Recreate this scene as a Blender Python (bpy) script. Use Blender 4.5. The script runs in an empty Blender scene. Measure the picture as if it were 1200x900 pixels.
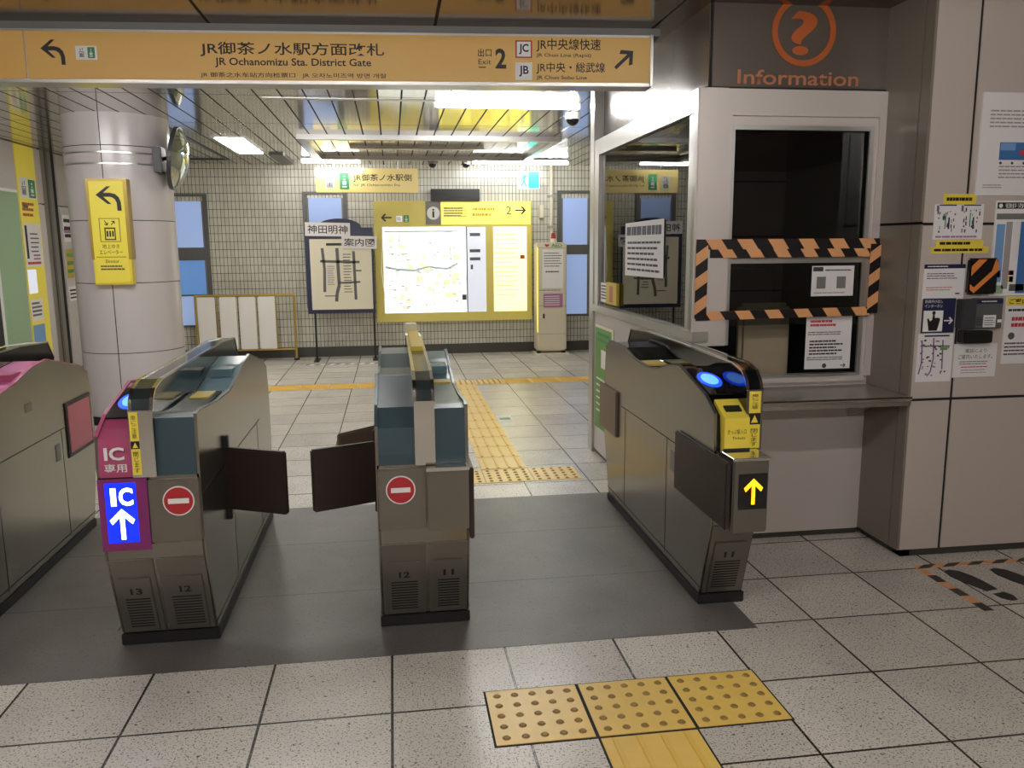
import bpy, bmesh, math, random
from mathutils import Vector, Matrix
random.seed(7)
S = bpy.context.scene
COL = S.collection
# ---------------------------------------------------------------- camera
FPX, PITCH, ROLL, YAW = 966.3, .1664, -.0077, .1423
CAMLOC = Vector((-1.5587, -2.779, 1.4246))
cp, sp, cy_, sy = math.cos(PITCH), math.sin(PITCH), math.cos(YAW), math.sin(YAW)
fw = Vector((sy*cp, cy_*cp, -sp)); r0 = Vector((cy_, -sy, 0)); u0 = r0.cross(fw)
RR = r0*math.cos(ROLL)+u0*math.sin(ROLL); UU = -r0*math.sin(ROLL)+u0*math.cos(ROLL)
cd = bpy.data.cameras.new('camera'); cam = bpy.data.objects.new('camera', cd); COL.objects.link(cam)
cd.sensor_width = 36; cd.lens = FPX/1200*36; cd.clip_start = .05
cam.matrix_world = Matrix(((RR.x, UU.x, -fw.x, CAMLOC.x), (RR.y, UU.y, -fw.y, CAMLOC.y), (RR.z, UU.z, -fw.z, CAMLOC.z), (0, 0, 0, 1)))
S.camera = cam
S.view_settings.view_transform = 'Standard'; S.view_settings.look = 'None'
S.view_settings.exposure = 0.16; S.view_settings.gamma = 1; S.view_settings.use_curve_mapping = False
S.cycles.use_denoising = True
S.cycles.max_bounces = 10; S.cycles.diffuse_bounces = 5; S.cycles.glossy_bounces = 5
S.cycles.sample_clamp_indirect = 6
w = bpy.data.worlds.new('world'); S.world = w; w.use_nodes = True
w.node_tree.nodes['Background'].inputs[0].default_value = (1, .95, .88, 1)
w.node_tree.nodes['Background'].inputs[1].default_value = .05
TUBE_FILL, TUBE_FAR, PANEL_E, MAP_E = 60, 76, 22, .75
# ---------------------------------------------------------------- materials
def srgb(c):
    return tuple(((x/255)/12.92 if x/255 <= .04045 else ((x/255+.055)/1.055)**2.4) for x in c)+(1,)
M = {}
def mat(name, c, rough=.5, metal=0, emis=0, ecol=None, noise=0, spec=None, bump=0, nscale=30):
    m = bpy.data.materials.new(name); m.use_nodes = True; nt = m.node_tree; b = nt.nodes['Principled BSDF']
    col = srgb(c); b.inputs['Base Color'].default_value = col
    b.inputs['Roughness'].default_value = rough; b.inputs['Metallic'].default_value = metal
    if spec is not None: b.inputs['Specular IOR Level'].default_value = spec
    if emis:
        b.inputs['Emission Color'].default_value = srgb(ecol or c); b.inputs['Emission Strength'].default_value = emis
    if noise or bump:
        tc = nt.nodes.new('ShaderNodeTexCoord'); n = nt.nodes.new('ShaderNodeTexNoise')
        n.inputs['Scale'].default_value = nscale; n.inputs['Detail'].default_value = 4
        nt.links.new(tc.outputs['Object'], n.inputs['Vector'])
        if noise:
            mx = nt.nodes.new('ShaderNodeMix'); mx.data_type = 'RGBA'
            mx.inputs[6].default_value = tuple(v*(1-noise) for v in col[:3])+(1,)
            mx.inputs[7].default_value = tuple(min(1, v*(1+noise)) for v in col[:3])+(1,)
            nt.links.new(n.outputs['Fac'], mx.inputs[0]); nt.links.new(mx.outputs[2], b.inputs['Base Color'])
        if bump:
            bp = nt.nodes.new('ShaderNodeBump'); bp.inputs['Strength'].default_value = bump; bp.inputs['Distance'].default_value = .002
            nt.links.new(n.outputs['Fac'], bp.inputs['Height']); nt.links.new(bp.outputs['Normal'], b.inputs['Normal'])
    M[name] = m; return m
def grid_mat(name, c1, c2, joint, sx, sy, jw, axes='XY', rough=.4, metal=0, speck=None, off=(0, 0), stagger=0, dirt=0, bumpj=.3, speckscale=160):
    m = bpy.data.materials.new(name); m.use_nodes = True; nt = m.node_tree; N = nt.nodes; L = nt.links; b = N['Principled BSDF']
    tc = N.new('ShaderNodeTexCoord'); sx_ = N.new('ShaderNodeSeparateXYZ'); cb = N.new('ShaderNodeCombineXYZ')
    L.new(tc.outputs['Object'], sx_.inputs[0])
    for i, a in enumerate(axes):
        ad = N.new('ShaderNodeMath'); ad.operation = 'ADD'; ad.inputs[1].default_value = 40*(sx, sy)[i]-off[i]
        L.new(sx_.outputs[a], ad.inputs[0]); L.new(ad.outputs[0], cb.inputs[i])
    br = N.new('ShaderNodeTexBrick'); br.offset = stagger; br.squash = 1
    br.inputs['Color1'].default_value = srgb(c1); br.inputs['Color2'].default_value = srgb(c2); br.inputs['Mortar'].default_value = srgb(joint)
    br.inputs['Scale'].default_value = 1; br.inputs['Mortar Size'].default_value = jw/2; br.inputs['Mortar Smooth'].default_value = .1
    br.inputs['Brick Width'].default_value = sx; br.inputs['Row Height'].default_value = sy; br.inputs['Bias'].default_value = 0
    L.new(cb.outputs[0], br.inputs['Vector']); out = br.outputs['Color']
    if speck:
        for sc, dark, lo in ((speckscale, speck, .62), (speckscale*.45, tuple(int(x*.8) for x in speck), .69)):
            n = N.new('ShaderNodeTexNoise'); n.inputs['Scale'].default_value = sc; n.inputs['Detail'].default_value = 2
            L.new(tc.outputs['Object'], n.inputs['Vector'])
            mr = N.new('ShaderNodeMapRange'); mr.inputs[1].default_value = lo-.06; mr.inputs[2].default_value = lo+.04
            L.new(n.outputs['Fac'], mr.inputs[0])
            mx = N.new('ShaderNodeMix'); mx.data_type = 'RGBA'; mx.inputs[7].default_value = srgb(dark)
            L.new(mr.outputs[0], mx.inputs[0]); L.new(out, mx.inputs[6]); out = mx.outputs[2]
    if dirt:
        n = N.new('ShaderNodeTexNoise'); n.inputs['Scale'].default_value = 3.3; n.inputs['Detail'].default_value = 6
        L.new(tc.outputs['Object'], n.inputs['Vector'])
        mr = N.new('ShaderNodeMapRange'); mr.inputs[1].default_value = .35; mr.inputs[2].default_value = .7; mr.inputs[3].default_value = 1-dirt; mr.inputs[4].default_value = 1+dirt*.5
        L.new(n.outputs['Fac'], mr.inputs[0])
        mx = N.new('ShaderNodeMix'); mx.data_type = 'RGBA'; mx.blend_type = 'MULTIPLY'; mx.inputs[0].default_value = 1
        L.new(out, mx.inputs[6]); L.new(mr.outputs[0], mx.inputs[7]); out = mx.outputs[2]
    L.new(out, b.inputs['Base Color']); b.inputs['Roughness'].default_value = rough; b.inputs['Metallic'].default_value = metal
    if metal:
        mm = N.new('ShaderNodeMapRange'); mm.inputs[3].default_value = metal; mm.inputs[4].default_value = 0; L.new(br.outputs['Fac'], mm.inputs[0]); L.new(mm.outputs[0], b.inputs['Metallic'])
        m2 = N.new('ShaderNodeMapRange'); m2.inputs[3].default_value = rough; m2.inputs[4].default_value = .8; L.new(br.outputs['Fac'], m2.inputs[0]); L.new(m2.outputs[0], b.inputs['Roughness'])
    inv = N.new('ShaderNodeMath'); inv.operation = 'SUBTRACT'; inv.inputs[0].default_value = 1
    L.new(br.outputs['Fac'], inv.inputs[1])
    bp = N.new('ShaderNodeBump'); bp.inputs['Strength'].default_value = bumpj; bp.inputs['Distance'].default_value = .002
    L.new(inv.outputs[0], bp.inputs['Height']); L.new(bp.outputs['Normal'], b.inputs['Normal'])
    M[name] = m; return m
grid_mat('terrazzo', (222, 215, 204), (204, 198, 188), (38, 34, 30), .4, .4, .009, 'XY', .26, speck=(112, 104, 94), dirt=.1)
grid_mat('granite', (108, 101, 97), (93, 88, 84), (30, 29, 28), 3.2, .6, .006, 'XY', .42, speck=(84, 80, 77), off=(0, -.05), dirt=.22)
grid_mat('walltile', (204, 201, 186), (190, 187, 172), (70, 68, 58), .0465, .1, .0062, 'XZ', .25)
grid_mat('walltile_side', (196, 192, 172), (182, 178, 158), (70, 68, 58), .0465, .1, .0062, 'YZ', .25)
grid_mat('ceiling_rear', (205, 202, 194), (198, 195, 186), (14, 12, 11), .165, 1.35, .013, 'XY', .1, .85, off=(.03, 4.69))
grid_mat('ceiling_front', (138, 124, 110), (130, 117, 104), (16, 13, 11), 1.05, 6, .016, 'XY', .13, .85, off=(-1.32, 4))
grid_mat('panelwall', (196, 182, 172), (190, 177, 168), (58, 50, 46), 2.4, .79, .02, 'XZ', .42, off=(.9, .735), bumpj=.4)
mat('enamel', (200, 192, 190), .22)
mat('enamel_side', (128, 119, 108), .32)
mat('upper_panel', (104, 94, 86), .24, .3)
mat('white_panel', (196, 186, 182), .38)
mat('wallpanel', (190, 178, 170), .38)
mat('alu', (190, 188, 184), .3, .8)
mat('alu_light', (205, 196, 190), .38, .25)
mat('steel', (144, 139, 129), .27, .9, noise=.07, nscale=6)
mat('steel_front', (128, 122, 113), .34, .8, noise=.05, nscale=9)
mat('chrome', (215, 212, 206), .1, 1)
mat('seam', (22, 20, 18), .7)
mat('black', (20, 19, 19), .45)
mat('gloss_black', (14, 15, 17), .08)
mat('smoke', (48, 58, 58), .12, .2)
mat('plinth', (26, 24, 23), .5)
mat('teal', (52, 72, 80), .3)
mat('teal_light', (96, 126, 136), .22)
mat('pink', (172, 74, 112), .33)
mat('pink_light', (216, 128, 176), .25)
mat('pink_pad', (196, 104, 118), .5)
mat('magenta', (128, 40, 100), .4)
mat('brown_flap', (46, 34, 30), .5)
mat('brown_pad', (112, 94, 80), .45)
mat('red', (176, 40, 48), .35)
mat('white', (232, 230, 226), .5)
mat('paper', (226, 222, 222), .7)
mat('cream', (222, 214, 190), .5)
mat('cream_box', (214, 204, 180), .4)
mat('print', (70, 66, 66), .7)
mat('ink', (22, 18, 18), .5)
mat('red_ink', (196, 52, 66), .6)
mat('pale_print', (160, 152, 152), .7)
mat('yellow', (236, 212, 74), .4)
mat('yellow_dull', (196, 170, 58), .4)
mat('yellow_tile', (240, 202, 104), .3, noise=.08, nscale=14)
mat('tile_dome', (150, 116, 52), .5)
mat('tile_rib', (236, 196, 92), .4)
mat('navy', (26, 30, 66), .45)
mat('blue_paper', (66, 112, 170), .5)
mat('sky_print', (120, 160, 206), .5)
mat('lilac_print', (168, 110, 150), .6)
mat('purple_print', (120, 80, 130), .6)
mat('green_print', (60, 140, 90), .5)
mat('pale_green', (150, 178, 140), .35)
mat('leaf_print', (104, 150, 76), .5)
mat('orange', (176, 84, 24), .6)
mat('orange_pale', (178, 112, 76), .5)
mat('grey', (120, 118, 116), .45)
mat('dark_grey', (58, 58, 60), .4)
mat('mid_grey', (90, 90, 88), .4)
mat('baseboard', (62, 58, 52), .4)
mat('gold', (176, 150, 70), .35, .4)
mat('glow_white', (255, 255, 255), .5, 0, 1.0)
mat('sign_amber', (216, 172, 92), .4, 0, .03, (230, 172, 84))
mat('sign_amber_dim', (196, 150, 84), .35, 0, .2, (220, 160, 70))
mat('sign_far', (224, 204, 130), .35, 0, .22, (255, 226, 150))
mat('sign_yellow', (230, 212, 76), .35, 0, .1)
mat('map_yellow_dim', (204, 188, 96), .4, 0, .1)
mat('map_yellow_lit', (240, 225, 100), .4, 0, .75, (250, 235, 100))
mat('map_lit', (250, 252, 250), .4, 0, MAP_E, (240, 250, 250))
mat('map_lit_y', (255, 252, 215), .4, 0, MAP_E, (255, 248, 190))
mat('map_grey', (200, 204, 212), .4, 0, .55, (220, 225, 240))
mat('exit_green', (60, 190, 150), .4, 0, 1.1, (60, 220, 180))
mat('exit_white', (240, 255, 250), .4, 0, 1.3, (220, 255, 245))
mat('tube_far', (255, 255, 250), .4, 0, TUBE_FAR, (250, 250, 250))
mat('tube_fill', (255, 250, 240), .4, 0, TUBE_FILL, (255, 252, 249))  # glow of the added fill tubes behind the viewer
mat('panel_glow', (255, 255, 250), .4, 0, PANEL_E, (255, 250, 240))
mat('frosted', (124, 144, 186), .3, 0, .5, (160, 182, 226))
mat('frosted_low', (90, 130, 180), .3, 0, .36, (110, 160, 225))
mat('led_blue', (10, 30, 240), .3, 0, 1.3, (10, 40, 255))
mat('led_white', (255, 255, 255), .3, 0, 3, (235, 245, 255))
mat('led_orange', (255, 180, 30), .3, 0, 2.2, (255, 170, 20))
mat('reader_blue', (20, 60, 255), .25, 0, 1.5, (20, 70, 255))
mat('reader_pale', (90, 150, 255), .25, 0, 1.6, (90, 150, 255))
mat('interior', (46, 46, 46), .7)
mat('interior_brown', (150, 136, 112), .6)
mat('mirror', (200, 205, 200), .04, 1)
mat('camera_black', (16, 16, 18), .08)
mat('tape_black', (22, 20, 22), .3)
mat('tape_orange', (226, 164, 112), .35)
mat('pad_orange', (224, 132, 62), .4)
def glass_mat():
    m = bpy.data.materials.new('glass'); m.use_nodes = True; nt = m.node_tree; N = nt.nodes; L = nt.links
    N.remove(N['Principled BSDF']); t = N.new('ShaderNodeBsdfTransparent'); g = N.new('ShaderNodeBsdfGlossy'); g.inputs['Roughness'].default_value = .01
    t.inputs[0].default_value = (.62, .64, .63, 1)
    f = N.new('ShaderNodeFresnel'); f.inputs[0].default_value = 1.75; mx = N.new('ShaderNodeMixShader')
    L.new(f.outputs[0], mx.inputs[0]); L.new(t.outputs[0], mx.inputs[1]); L.new(g.outputs[0], mx.inputs[2]); L.new(mx.outputs[0], N['Material Output'].inputs[0])
    M['glass'] = m
glass_mat()
# ---------------------------------------------------------------- helpers
def world_loc(o):
    v = Vector((0, 0, 0))
    while o is not None: v += Vector(o.location); o = o.parent
    return v
def thing(name, label, cat, loc=(0, 0, 0), group=None):
    o = bpy.data.objects.new(name, None); COL.objects.link(o); o.location = loc; o.empty_display_size = .05
    o['label'] = label; o['category'] = cat
    if group: o['group'] = group
    return o
def tag(o, label, cat, group=None):
    o['label'] = label; o['category'] = cat
    if group: o['group'] = group
    return o
class MB:
    def __init__(s): s.bm = bmesh.new()
    def _f(s, vs, faces):
        v = [s.bm.verts.new(p) for p in vs]
        return [s.bm.faces.new([v[i] for i in f]) for f in faces]
    def box(s, x0, x1, y0, y1, z0, z1, bev=0):
        return s.obox((x0, y0, z0), (x1-x0, 0, 0), (0, y1-y0, 0), (0, 0, z1-z0), bev)
    def obox(s, o, a, b, c, bev=0):
        o, a, b, c = map(Vector, (o, a, b, c))
        if a.cross(b).dot(c) < 0: a, b = b, a
        vs = [o, o+a, o+a+b, o+b, o+c, o+a+c, o+a+b+c, o+b+c]
        fs = s._f(vs, [(3, 2, 1, 0), (4, 5, 6, 7), (0, 1, 5, 4), (1, 2, 6, 5), (2, 3, 7, 6), (3, 0, 4, 7)])
        if bev:
            es = {e for f in fs for e in f.edges}
            bmesh.ops.bevel(s.bm, geom=list(es), offset=bev, segments=2, affect='EDGES', clamp_overlap=True)
        return s
    def prism(s, poly, x0, x1, axis='X'):
        """poly = (y,z) for X, (x,z) for Y, (x,y) for Z"""
        def P(a, b, t): return {'X': (t, a, b), 'Y': (a, t, b), 'Z': (a, b, t)}[axis]
        n = len(poly); vs = [P(a, b, x0) for a, b in poly]+[P(a, b, x1) for a, b in poly]
        s._f(vs, [tuple(range(n))[::-1], tuple(range(n, 2*n))]+[(i, (i+1) % n, n+(i+1) % n, n+i) for i in range(n)])
        return s
    def cyl(s, c, r, h, axis='Z', seg=24, r2=None):
        r2 = r if r2 is None else r2; vs = []
        for k, rr in ((0, r), (1, r2)):
            for i in range(seg):
                t = 2*math.pi*i/seg; a, b = rr*math.cos(t), rr*math.sin(t); q = k*h
                vs.append({'Z': (c[0]+a, c[1]+b, c[2]+q), 'Y': (c[0]+a, c[1]+q, c[2]+b), 'X': (c[0]+q, c[1]+a, c[2]+b)}[axis])
        s._f(vs, [tuple(range(seg))[::-1], tuple(range(seg, 2*seg))]+[(i, (i+1) % seg, seg+(i+1) % seg, seg+i) for i in range(seg)])
        return s
    def disc(s, o, u, v, n, r, t, seg=32, sx=1, sy=1):
        o, u, v, n = map(Vector, (o, u, v, n)); vs = []
        for k in (0, 1):
            for i in range(seg):
                a = 2*math.pi*i/seg; vs.append(o+u*(r*sx*math.cos(a))+v*(r*sy*math.sin(a))+n*(t*k))
        s._f(vs, [tuple(range(seg))[::-1], tuple(range(seg, 2*seg))]+[(i, (i+1) % seg, seg+(i+1) % seg, seg+i) for i in range(seg)]); return s
    def tube(s, pts, r, seg=10):
        pts = [Vector(p) for p in pts]; rings = []
        for i, p in enumerate(pts):
            d = (pts[min(i+1, len(pts)-1)]-pts[max(i-1, 0)]).normalized()
            a = d.orthogonal().normalized() if i == 0 else (rings[-1][1]-d*rings[-1][1].dot(d)).normalized()
            b = d.cross(a); rings.append(([s.bm.verts.new(p+a*(r*math.cos(2*math.pi*k/seg))+b*(r*math.sin(2*math.pi*k/seg))) for k in range(seg)], a))
        for (A, _), (B, _) in zip(rings, rings[1:]):
            for k in range(seg): s.bm.faces.new((A[k], A[(k+1) % seg], B[(k+1) % seg], B[k]))
        s.bm.faces.new(rings[0][0][::-1]); s.bm.faces.new(rings[-1][0]); return s
    def poly(s, pts2, o, u, v, n, t):
        """extruded polygon in plane frame"""
        o, u, v, n = map(Vector, (o, u, v, n)); N_ = len(pts2)
        vs = [o+u*a+v*b for a, b in pts2]+[o+u*a+v*b+n*t for a, b in pts2]
        s._f(vs, [tuple(range(N_))[::-1], tuple(range(N_, 2*N_))]+[(i, (i+1) % N_, N_+(i+1) % N_, N_+i) for i in range(N_)]); return s
    def build(s, name, m, parent=None, smooth=False, loc=None):
        bmesh.ops.recalc_face_normals(s.bm, faces=s.bm.faces)
        cs = [v.co for v in s.bm.verts]
        lo = Vector((min(c.x for c in cs), min(c.y for c in cs), min(c.z for c in cs))); hi = Vector((max(c.x for c in cs), max(c.y for c in cs), max(c.z for c in cs)))
        o_ = Vector(((lo.x+hi.x)/2, (lo.y+hi.y)/2, lo.z)) if loc is None else Vector(loc)
        for v in s.bm.verts: v.co -= o_
        me = bpy.data.meshes.new(name); s.bm.to_mesh(me); s.bm.free()
        me.materials.append(M[m] if isinstance(m, str) else m)
        if smooth:
            for p in me.polygons: p.use_smooth = True
            me.set_sharp_from_angle(angle=.7)
        ob = bpy.data.objects.new(name, me); COL.objects.link(ob)
        if parent: ob.parent = parent; ob.location = o_-world_loc(parent)
        else: ob.location = o_
        return ob
def struct(name, mb, m, smooth=False, parent=None, world=False):
    o = mb.build(name, m, parent, smooth, loc=(0, 0, 0) if world else None)
    if not parent: o['kind'] = 'structure'
    return o
# plane frames: u (right as seen), v (up), n (towards the viewer)
FRONT = ((1, 0, 0), (0, 0, 1), (0, -1, 0))
LEFTF = ((0, -1, 0), (0, 0, 1), (-1, 0, 0))      # faces -X
RIGHTF = ((0, 1, 0), (0, 0, 1), (1, 0, 0))       # faces +X
FLOORF = ((1, 0, 0), (0, 1, 0), (0, 0, 1))
class Face:
    """a flat area: origin o is its lower-left corner"""
    def __init__(s, o, frame=FRONT): s.o = Vector(o); s.u, s.v, s.n = map(Vector, frame)
    def at(s, a, b, d=0): return s.o+s.u*a+s.v*b+s.n*d
    def rect(s, name, m, a0, a1, b0, b1, d0, t, parent=None, rot=0, bev=0):
        mb = MB()
        if rot:
            c = s.at((a0+a1)/2, (b0+b1)/2, d0); u = s.u*math.cos(rot)+s.v*math.sin(rot); v = -s.u*math.sin(rot)+s.v*math.cos(rot)
            w_, h_ = a1-a0, b1-b0
            mb.obox(c-u*w_/2-v*h_/2, u*w_, v*h_, s.n*t, bev)
        else: mb.obox(s.at(a0, b0, d0), s.u*(a1-a0), s.v*(b1-b0), s.n*t, bev)
        return mb.build(name, m, parent)
    def text(s, body, m, a0, a1, b0, b1, d, parent, bold=0, vertical=False, name='lettering', rot=0, res=3, spacing=1):
        if vertical: body = '\n'.join(body)
        cu = bpy.data.curves.new('t', 'FONT'); cu.body = body; cu.resolution_u = res; cu.offset = bold; cu.extrude = 0
        cu.space_line = .95 if vertical else 1; cu.space_character = spacing
        if vertical: cu.align_x = 'CENTER'
        to = bpy.data.objects.new('t', cu); COL.objects.link(to); dg = bpy.context.evaluated_depsgraph_get()
        me = bpy.data.meshes.new_from_object(to.evaluated_get(dg)); COL.objects.unlink(to); bpy.data.objects.remove(to); bpy.data.curves.remove(cu)
        me.name = name; xs = [v.co.x for v in me.vertices]; ys = [v.co.y for v in me.vertices]
        x0, x1, y0, y1 = min(xs), max(xs), min(ys), max(ys)
        org = s.at((a0+a1)/2, (b0+b1)/2, d); sxx, syy = (a1-a0)/max(x1-x0, 1e-6), (b1-b0)/max(y1-y0, 1e-6)
        u = s.u*math.cos(rot)+s.v*math.sin(rot); v_ = -s.u*math.sin(rot)+s.v*math.cos(rot)
        for v in me.vertices:
            a, b = (v.co.x-(x0+x1)/2)*sxx, (v.co.y-(y0+y1)/2)*syy; v.co = u*a+v_*b
        me.materials.clear(); me.materials.append(M[m])
        ob = bpy.data.objects.new(name, me); COL.objects.link(ob)
        ob.parent = parent; ob.location = org-(world_loc(parent) if parent else Vector()); return ob
    def lines(s, m, a0, a1, b0, b1, n, d, parent, name='printed_lines', fill=.5, dash=True):
        mb = MB(); h = (b1-b0)/n
        for i in range(n):
            z = b1-h*(i+1)+h*(1-fill)/2; x = a0; end = a1-random.random()*.25*(a1-a0)
            while x < end:
                l = (a1-a0)*(random.uniform(.05, .16) if dash else 1); l = min(l, a1-x)
                mb.obox(s.at(x, z, d), s.u*l*.86, s.v*h*fill, s.n*.0006); x += l
        return mb.build(name, m, parent)
    def poly(s, name, m, pts, d, t, parent=None):
        return MB().poly(pts, s.at(0, 0, d), s.u, s.v, s.n, t).build(name, m, parent)
def bent_arrow(cx, cy, k):
    """left-turning arrow: head to the left, tail down on the right; list of polygons around (cx,cy), k = half height"""
    P_ = []
    P_.append([(cx-1.0*k, cy+.35*k), (cx-.1*k, cy+1.05*k), (cx+.2*k, cy+1.05*k), (cx-.42*k, cy+.5*k), (cx-.42*k, cy+.2*k), (cx+.2*k, cy-.4*k), (cx-.1*k, cy-.4*k)])
    out = [(cx-.5*k, cy+.52*k), (cx+.15*k, cy+.52*k), (cx+.55*k, cy+.42*k), (cx+.82*k, cy+.15*k), (cx+.95*k, cy-.25*k), (cx+.97*k, cy-.95*k), (cx+.63*k, cy-.95*k), (cx+.62*k, cy-.3*k), (cx+.5*k, cy-.02*k), (cx+.3*k, cy+.14*k), (cx+.1*k, cy+.19*k), (cx-.5*k, cy+.19*k)]
    P_.append(out); return P_
def straight_arrow(cx, cy, k, ang):
    sh = [(-.95, .13), (.45, .13), (.0, .58), (.28, .72), (.98, .0), (.28, -.72), (.0, -.58), (.45, -.13), (-.95, -.13)]
    c, s_ = math.cos(ang), math.sin(ang)
    return [[(cx+k*(a*c-b*s_), cy+k*(a*s_+b*c)) for a, b in sh]]
def polys(face, name, m, ps, d, t, parent):
    mb = MB()
    for i, p in enumerate(ps): mb.poly(p, face.at(0, 0, d+.0002*i), face.u, face.v, face.n, t)
    return mb.build(name, m, parent)
def pictogram(face, a0, a1, b0, b1, d, parent, name='elevator_pictogram'):
    """white square with a cabin, three riders and arrows"""
    w_, h_ = a1-a0, b1-b0
    face.rect(name, 'white', a0, a1, b0, b1, d, .002, parent)
    mb = MB()
    def r(x0, x1, y0, y1): mb.obox(face.at(a0+x0*w_, b0+y0*h_, d+.002), face.u*(x1-x0)*w_, face.v*(y1-y0)*h_, face.n*.0008)
    r(.2, .8, .08, .12); r(.2, .8, .56, .6); r(.2, .25, .08, .6); r(.75, .8, .08, .6)
    for x in (.36, .5, .64): r(x-.045, x+.045, .14, .42); mb.disc(face.at(a0+x*w_, b0+.48*h_, d+.002), face.u, face.v, face.n, .04*w_, .0008, 10)
    for x, sgn in ((.36, -1), (.64, 1)):
        r(x-.02, x+.02, .68, .9); yy = .9 if sgn > 0 else .68
        mb.poly([(a0+(x-.08)*w_, b0+(yy-.08*sgn)*h_), (a0+(x+.08)*w_, b0+(yy-.08*sgn)*h_), (a0+x*w_, b0+(yy+.05*sgn)*h_)][::sgn], face.at(0, 0, d+.002), face.u, face.v, face.n, .0008)
    return mb.build(name+'_mark', 'ink', parent)
def restroom(face, a0, a1, b0, b1, d, parent):
    w_, h_ = a1-a0, b1-b0
    face.rect('green_pictogram', 'green_print', a0, a1, b0, b1, d, .002, parent)
    mb = MB()
    def r(x0, x1, y0, y1): mb.obox(face.at(a0+x0*w_, b0+y0*h_, d+.002), face.u*(x1-x0)*w_, face.v*(y1-y0)*h_, face.n*.0008)
    r(.25, .75, .12, .2); r(.3, .7, .28, .5); r(.4, .6, .56, .64); mb.disc(face.at(a0+.5*w_, b0+.78*h_, d+.002), face.u, face.v, face.n, .09*w_, .0008, 10)
    return mb.build('green_pictogram_mark', 'white', parent)
# ---------------------------------------------------------------- the setting
XL, XR, YB, CZ = -5.2, 4.2, 8.25, 2.46
struct('floor', MB().box(XL, XR, -7.2, 8.4, -.1, 0), 'terrazzo', world=True)
struct('floor_granite_band', MB().prism([(XL+.001, -.034), (-.24, -.034), (-.24, .21), (-.19, .21), (-.19, 1.735), (XL+.001, 1.735)], 0.0, .0015, 'Z'), 'granite', world=True)
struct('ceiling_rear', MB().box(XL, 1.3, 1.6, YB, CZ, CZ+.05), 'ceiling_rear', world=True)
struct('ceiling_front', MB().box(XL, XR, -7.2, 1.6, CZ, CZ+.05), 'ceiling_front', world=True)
struct('wall_back', MB().box(XL, 1.3, YB, YB+.1, .13, CZ), 'walltile', world=True)
struct('baseboard_back', MB().box(XL, 1.3, YB-.02, YB+.1, 0, .13), 'baseboard')
# left wall: enamel panels with a dark joint, upper part paler than the lower
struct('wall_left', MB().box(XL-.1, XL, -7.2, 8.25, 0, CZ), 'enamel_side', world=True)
for i, (y0, y1, z0, z1, m) in enumerate([(6.61, 6.76, 1.9, 2.45, 'alu_light'), (6.61, 6.76, .08, 1.885, 'enamel'), (7.17, 8.2, 1.9, 2.45, 'alu_light'), (7.17, 8.2, 0.08, 1.885, 'enamel'),
                                         (5.2, 6.14, 2.0, 2.45, 'enamel')]):
    struct('trim_%d' % (i+1), MB().box(XL, XL+.02, y0, y1, z0, z1), m)
struct('trim_6', MB().box(XL, XL+.004, 6.765, 6.80, 0, CZ).box(XL, XL+.004, 7.10, 7.165, 0, CZ), 'seam')
struct('trim_7', MB().box(XL, XL+.012, 6.92, 6.97, 0, CZ), 'mid_grey')
struct('wall_far_right', MB().box(1.2, 1.3, 2.8, YB, 0, CZ), 'walltile_side', world=True)
struct('wall_behind', MB().box(XL, XR, -7.3, -7.2, 0, CZ), 'panelwall', world=True)
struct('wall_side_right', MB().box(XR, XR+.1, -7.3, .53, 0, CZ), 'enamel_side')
# right block of big enamel panels and its corner
struct('wall_right', MB().box(.705, XR, .536, 2.72, .035, CZ), 'seam', world=True)
k_ = 20
for x0, x1 in ((.7, .893), (.905, 2.1), (2.112, XR)):
    for z0, z1 in ((.035, .728), (.740, 1.496), (1.508, CZ)):
        struct('trim_%d' % k_, MB().box(x0, x1, .53, .5365, z0, z1, .0015), 'wallpanel'); k_ += 1
struct('baseboard_right', MB().box(.715, XR, .542, .6, 0, .035).box(.715, .76, .542, .86, 0, .035), 'baseboard')
# the side of the block towards the booth (enamel panels, dim light put into the colour)
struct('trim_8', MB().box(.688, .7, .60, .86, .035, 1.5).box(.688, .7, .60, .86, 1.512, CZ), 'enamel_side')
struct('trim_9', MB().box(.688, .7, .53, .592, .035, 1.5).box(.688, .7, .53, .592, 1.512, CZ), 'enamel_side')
# round column
cx0, cy0, cr = -3.74, 4.56, .4
col = MB()
for z0, z1 in ((.0, .59), (.596, 1.15), (1.156, 1.64), (1.646, 2.21), (2.216, CZ)):
    col.cyl((cx0, cy0, z0), cr, z1-z0, seg=72)
cj = MB(); cj.cyl((cx0, cy0, 0), cr-.006, CZ, seg=72); cj.cyl((cx0, cy0, 0), cr+.012, .07, seg=72)
struct('column', col, 'enamel', smooth=True)
struct('column_core', cj, 'seam')
vj = MB()
a = math.radians(-91)
vj.box(cx0+cr*math.cos(a)-.003, cx0+cr*math.cos(a)+.003, cy0+cr*math.sin(a)-.0012, cy0+cr*math.sin(a)+.01, .07, CZ)
struct('column_joint', vj, 'seam')
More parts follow.
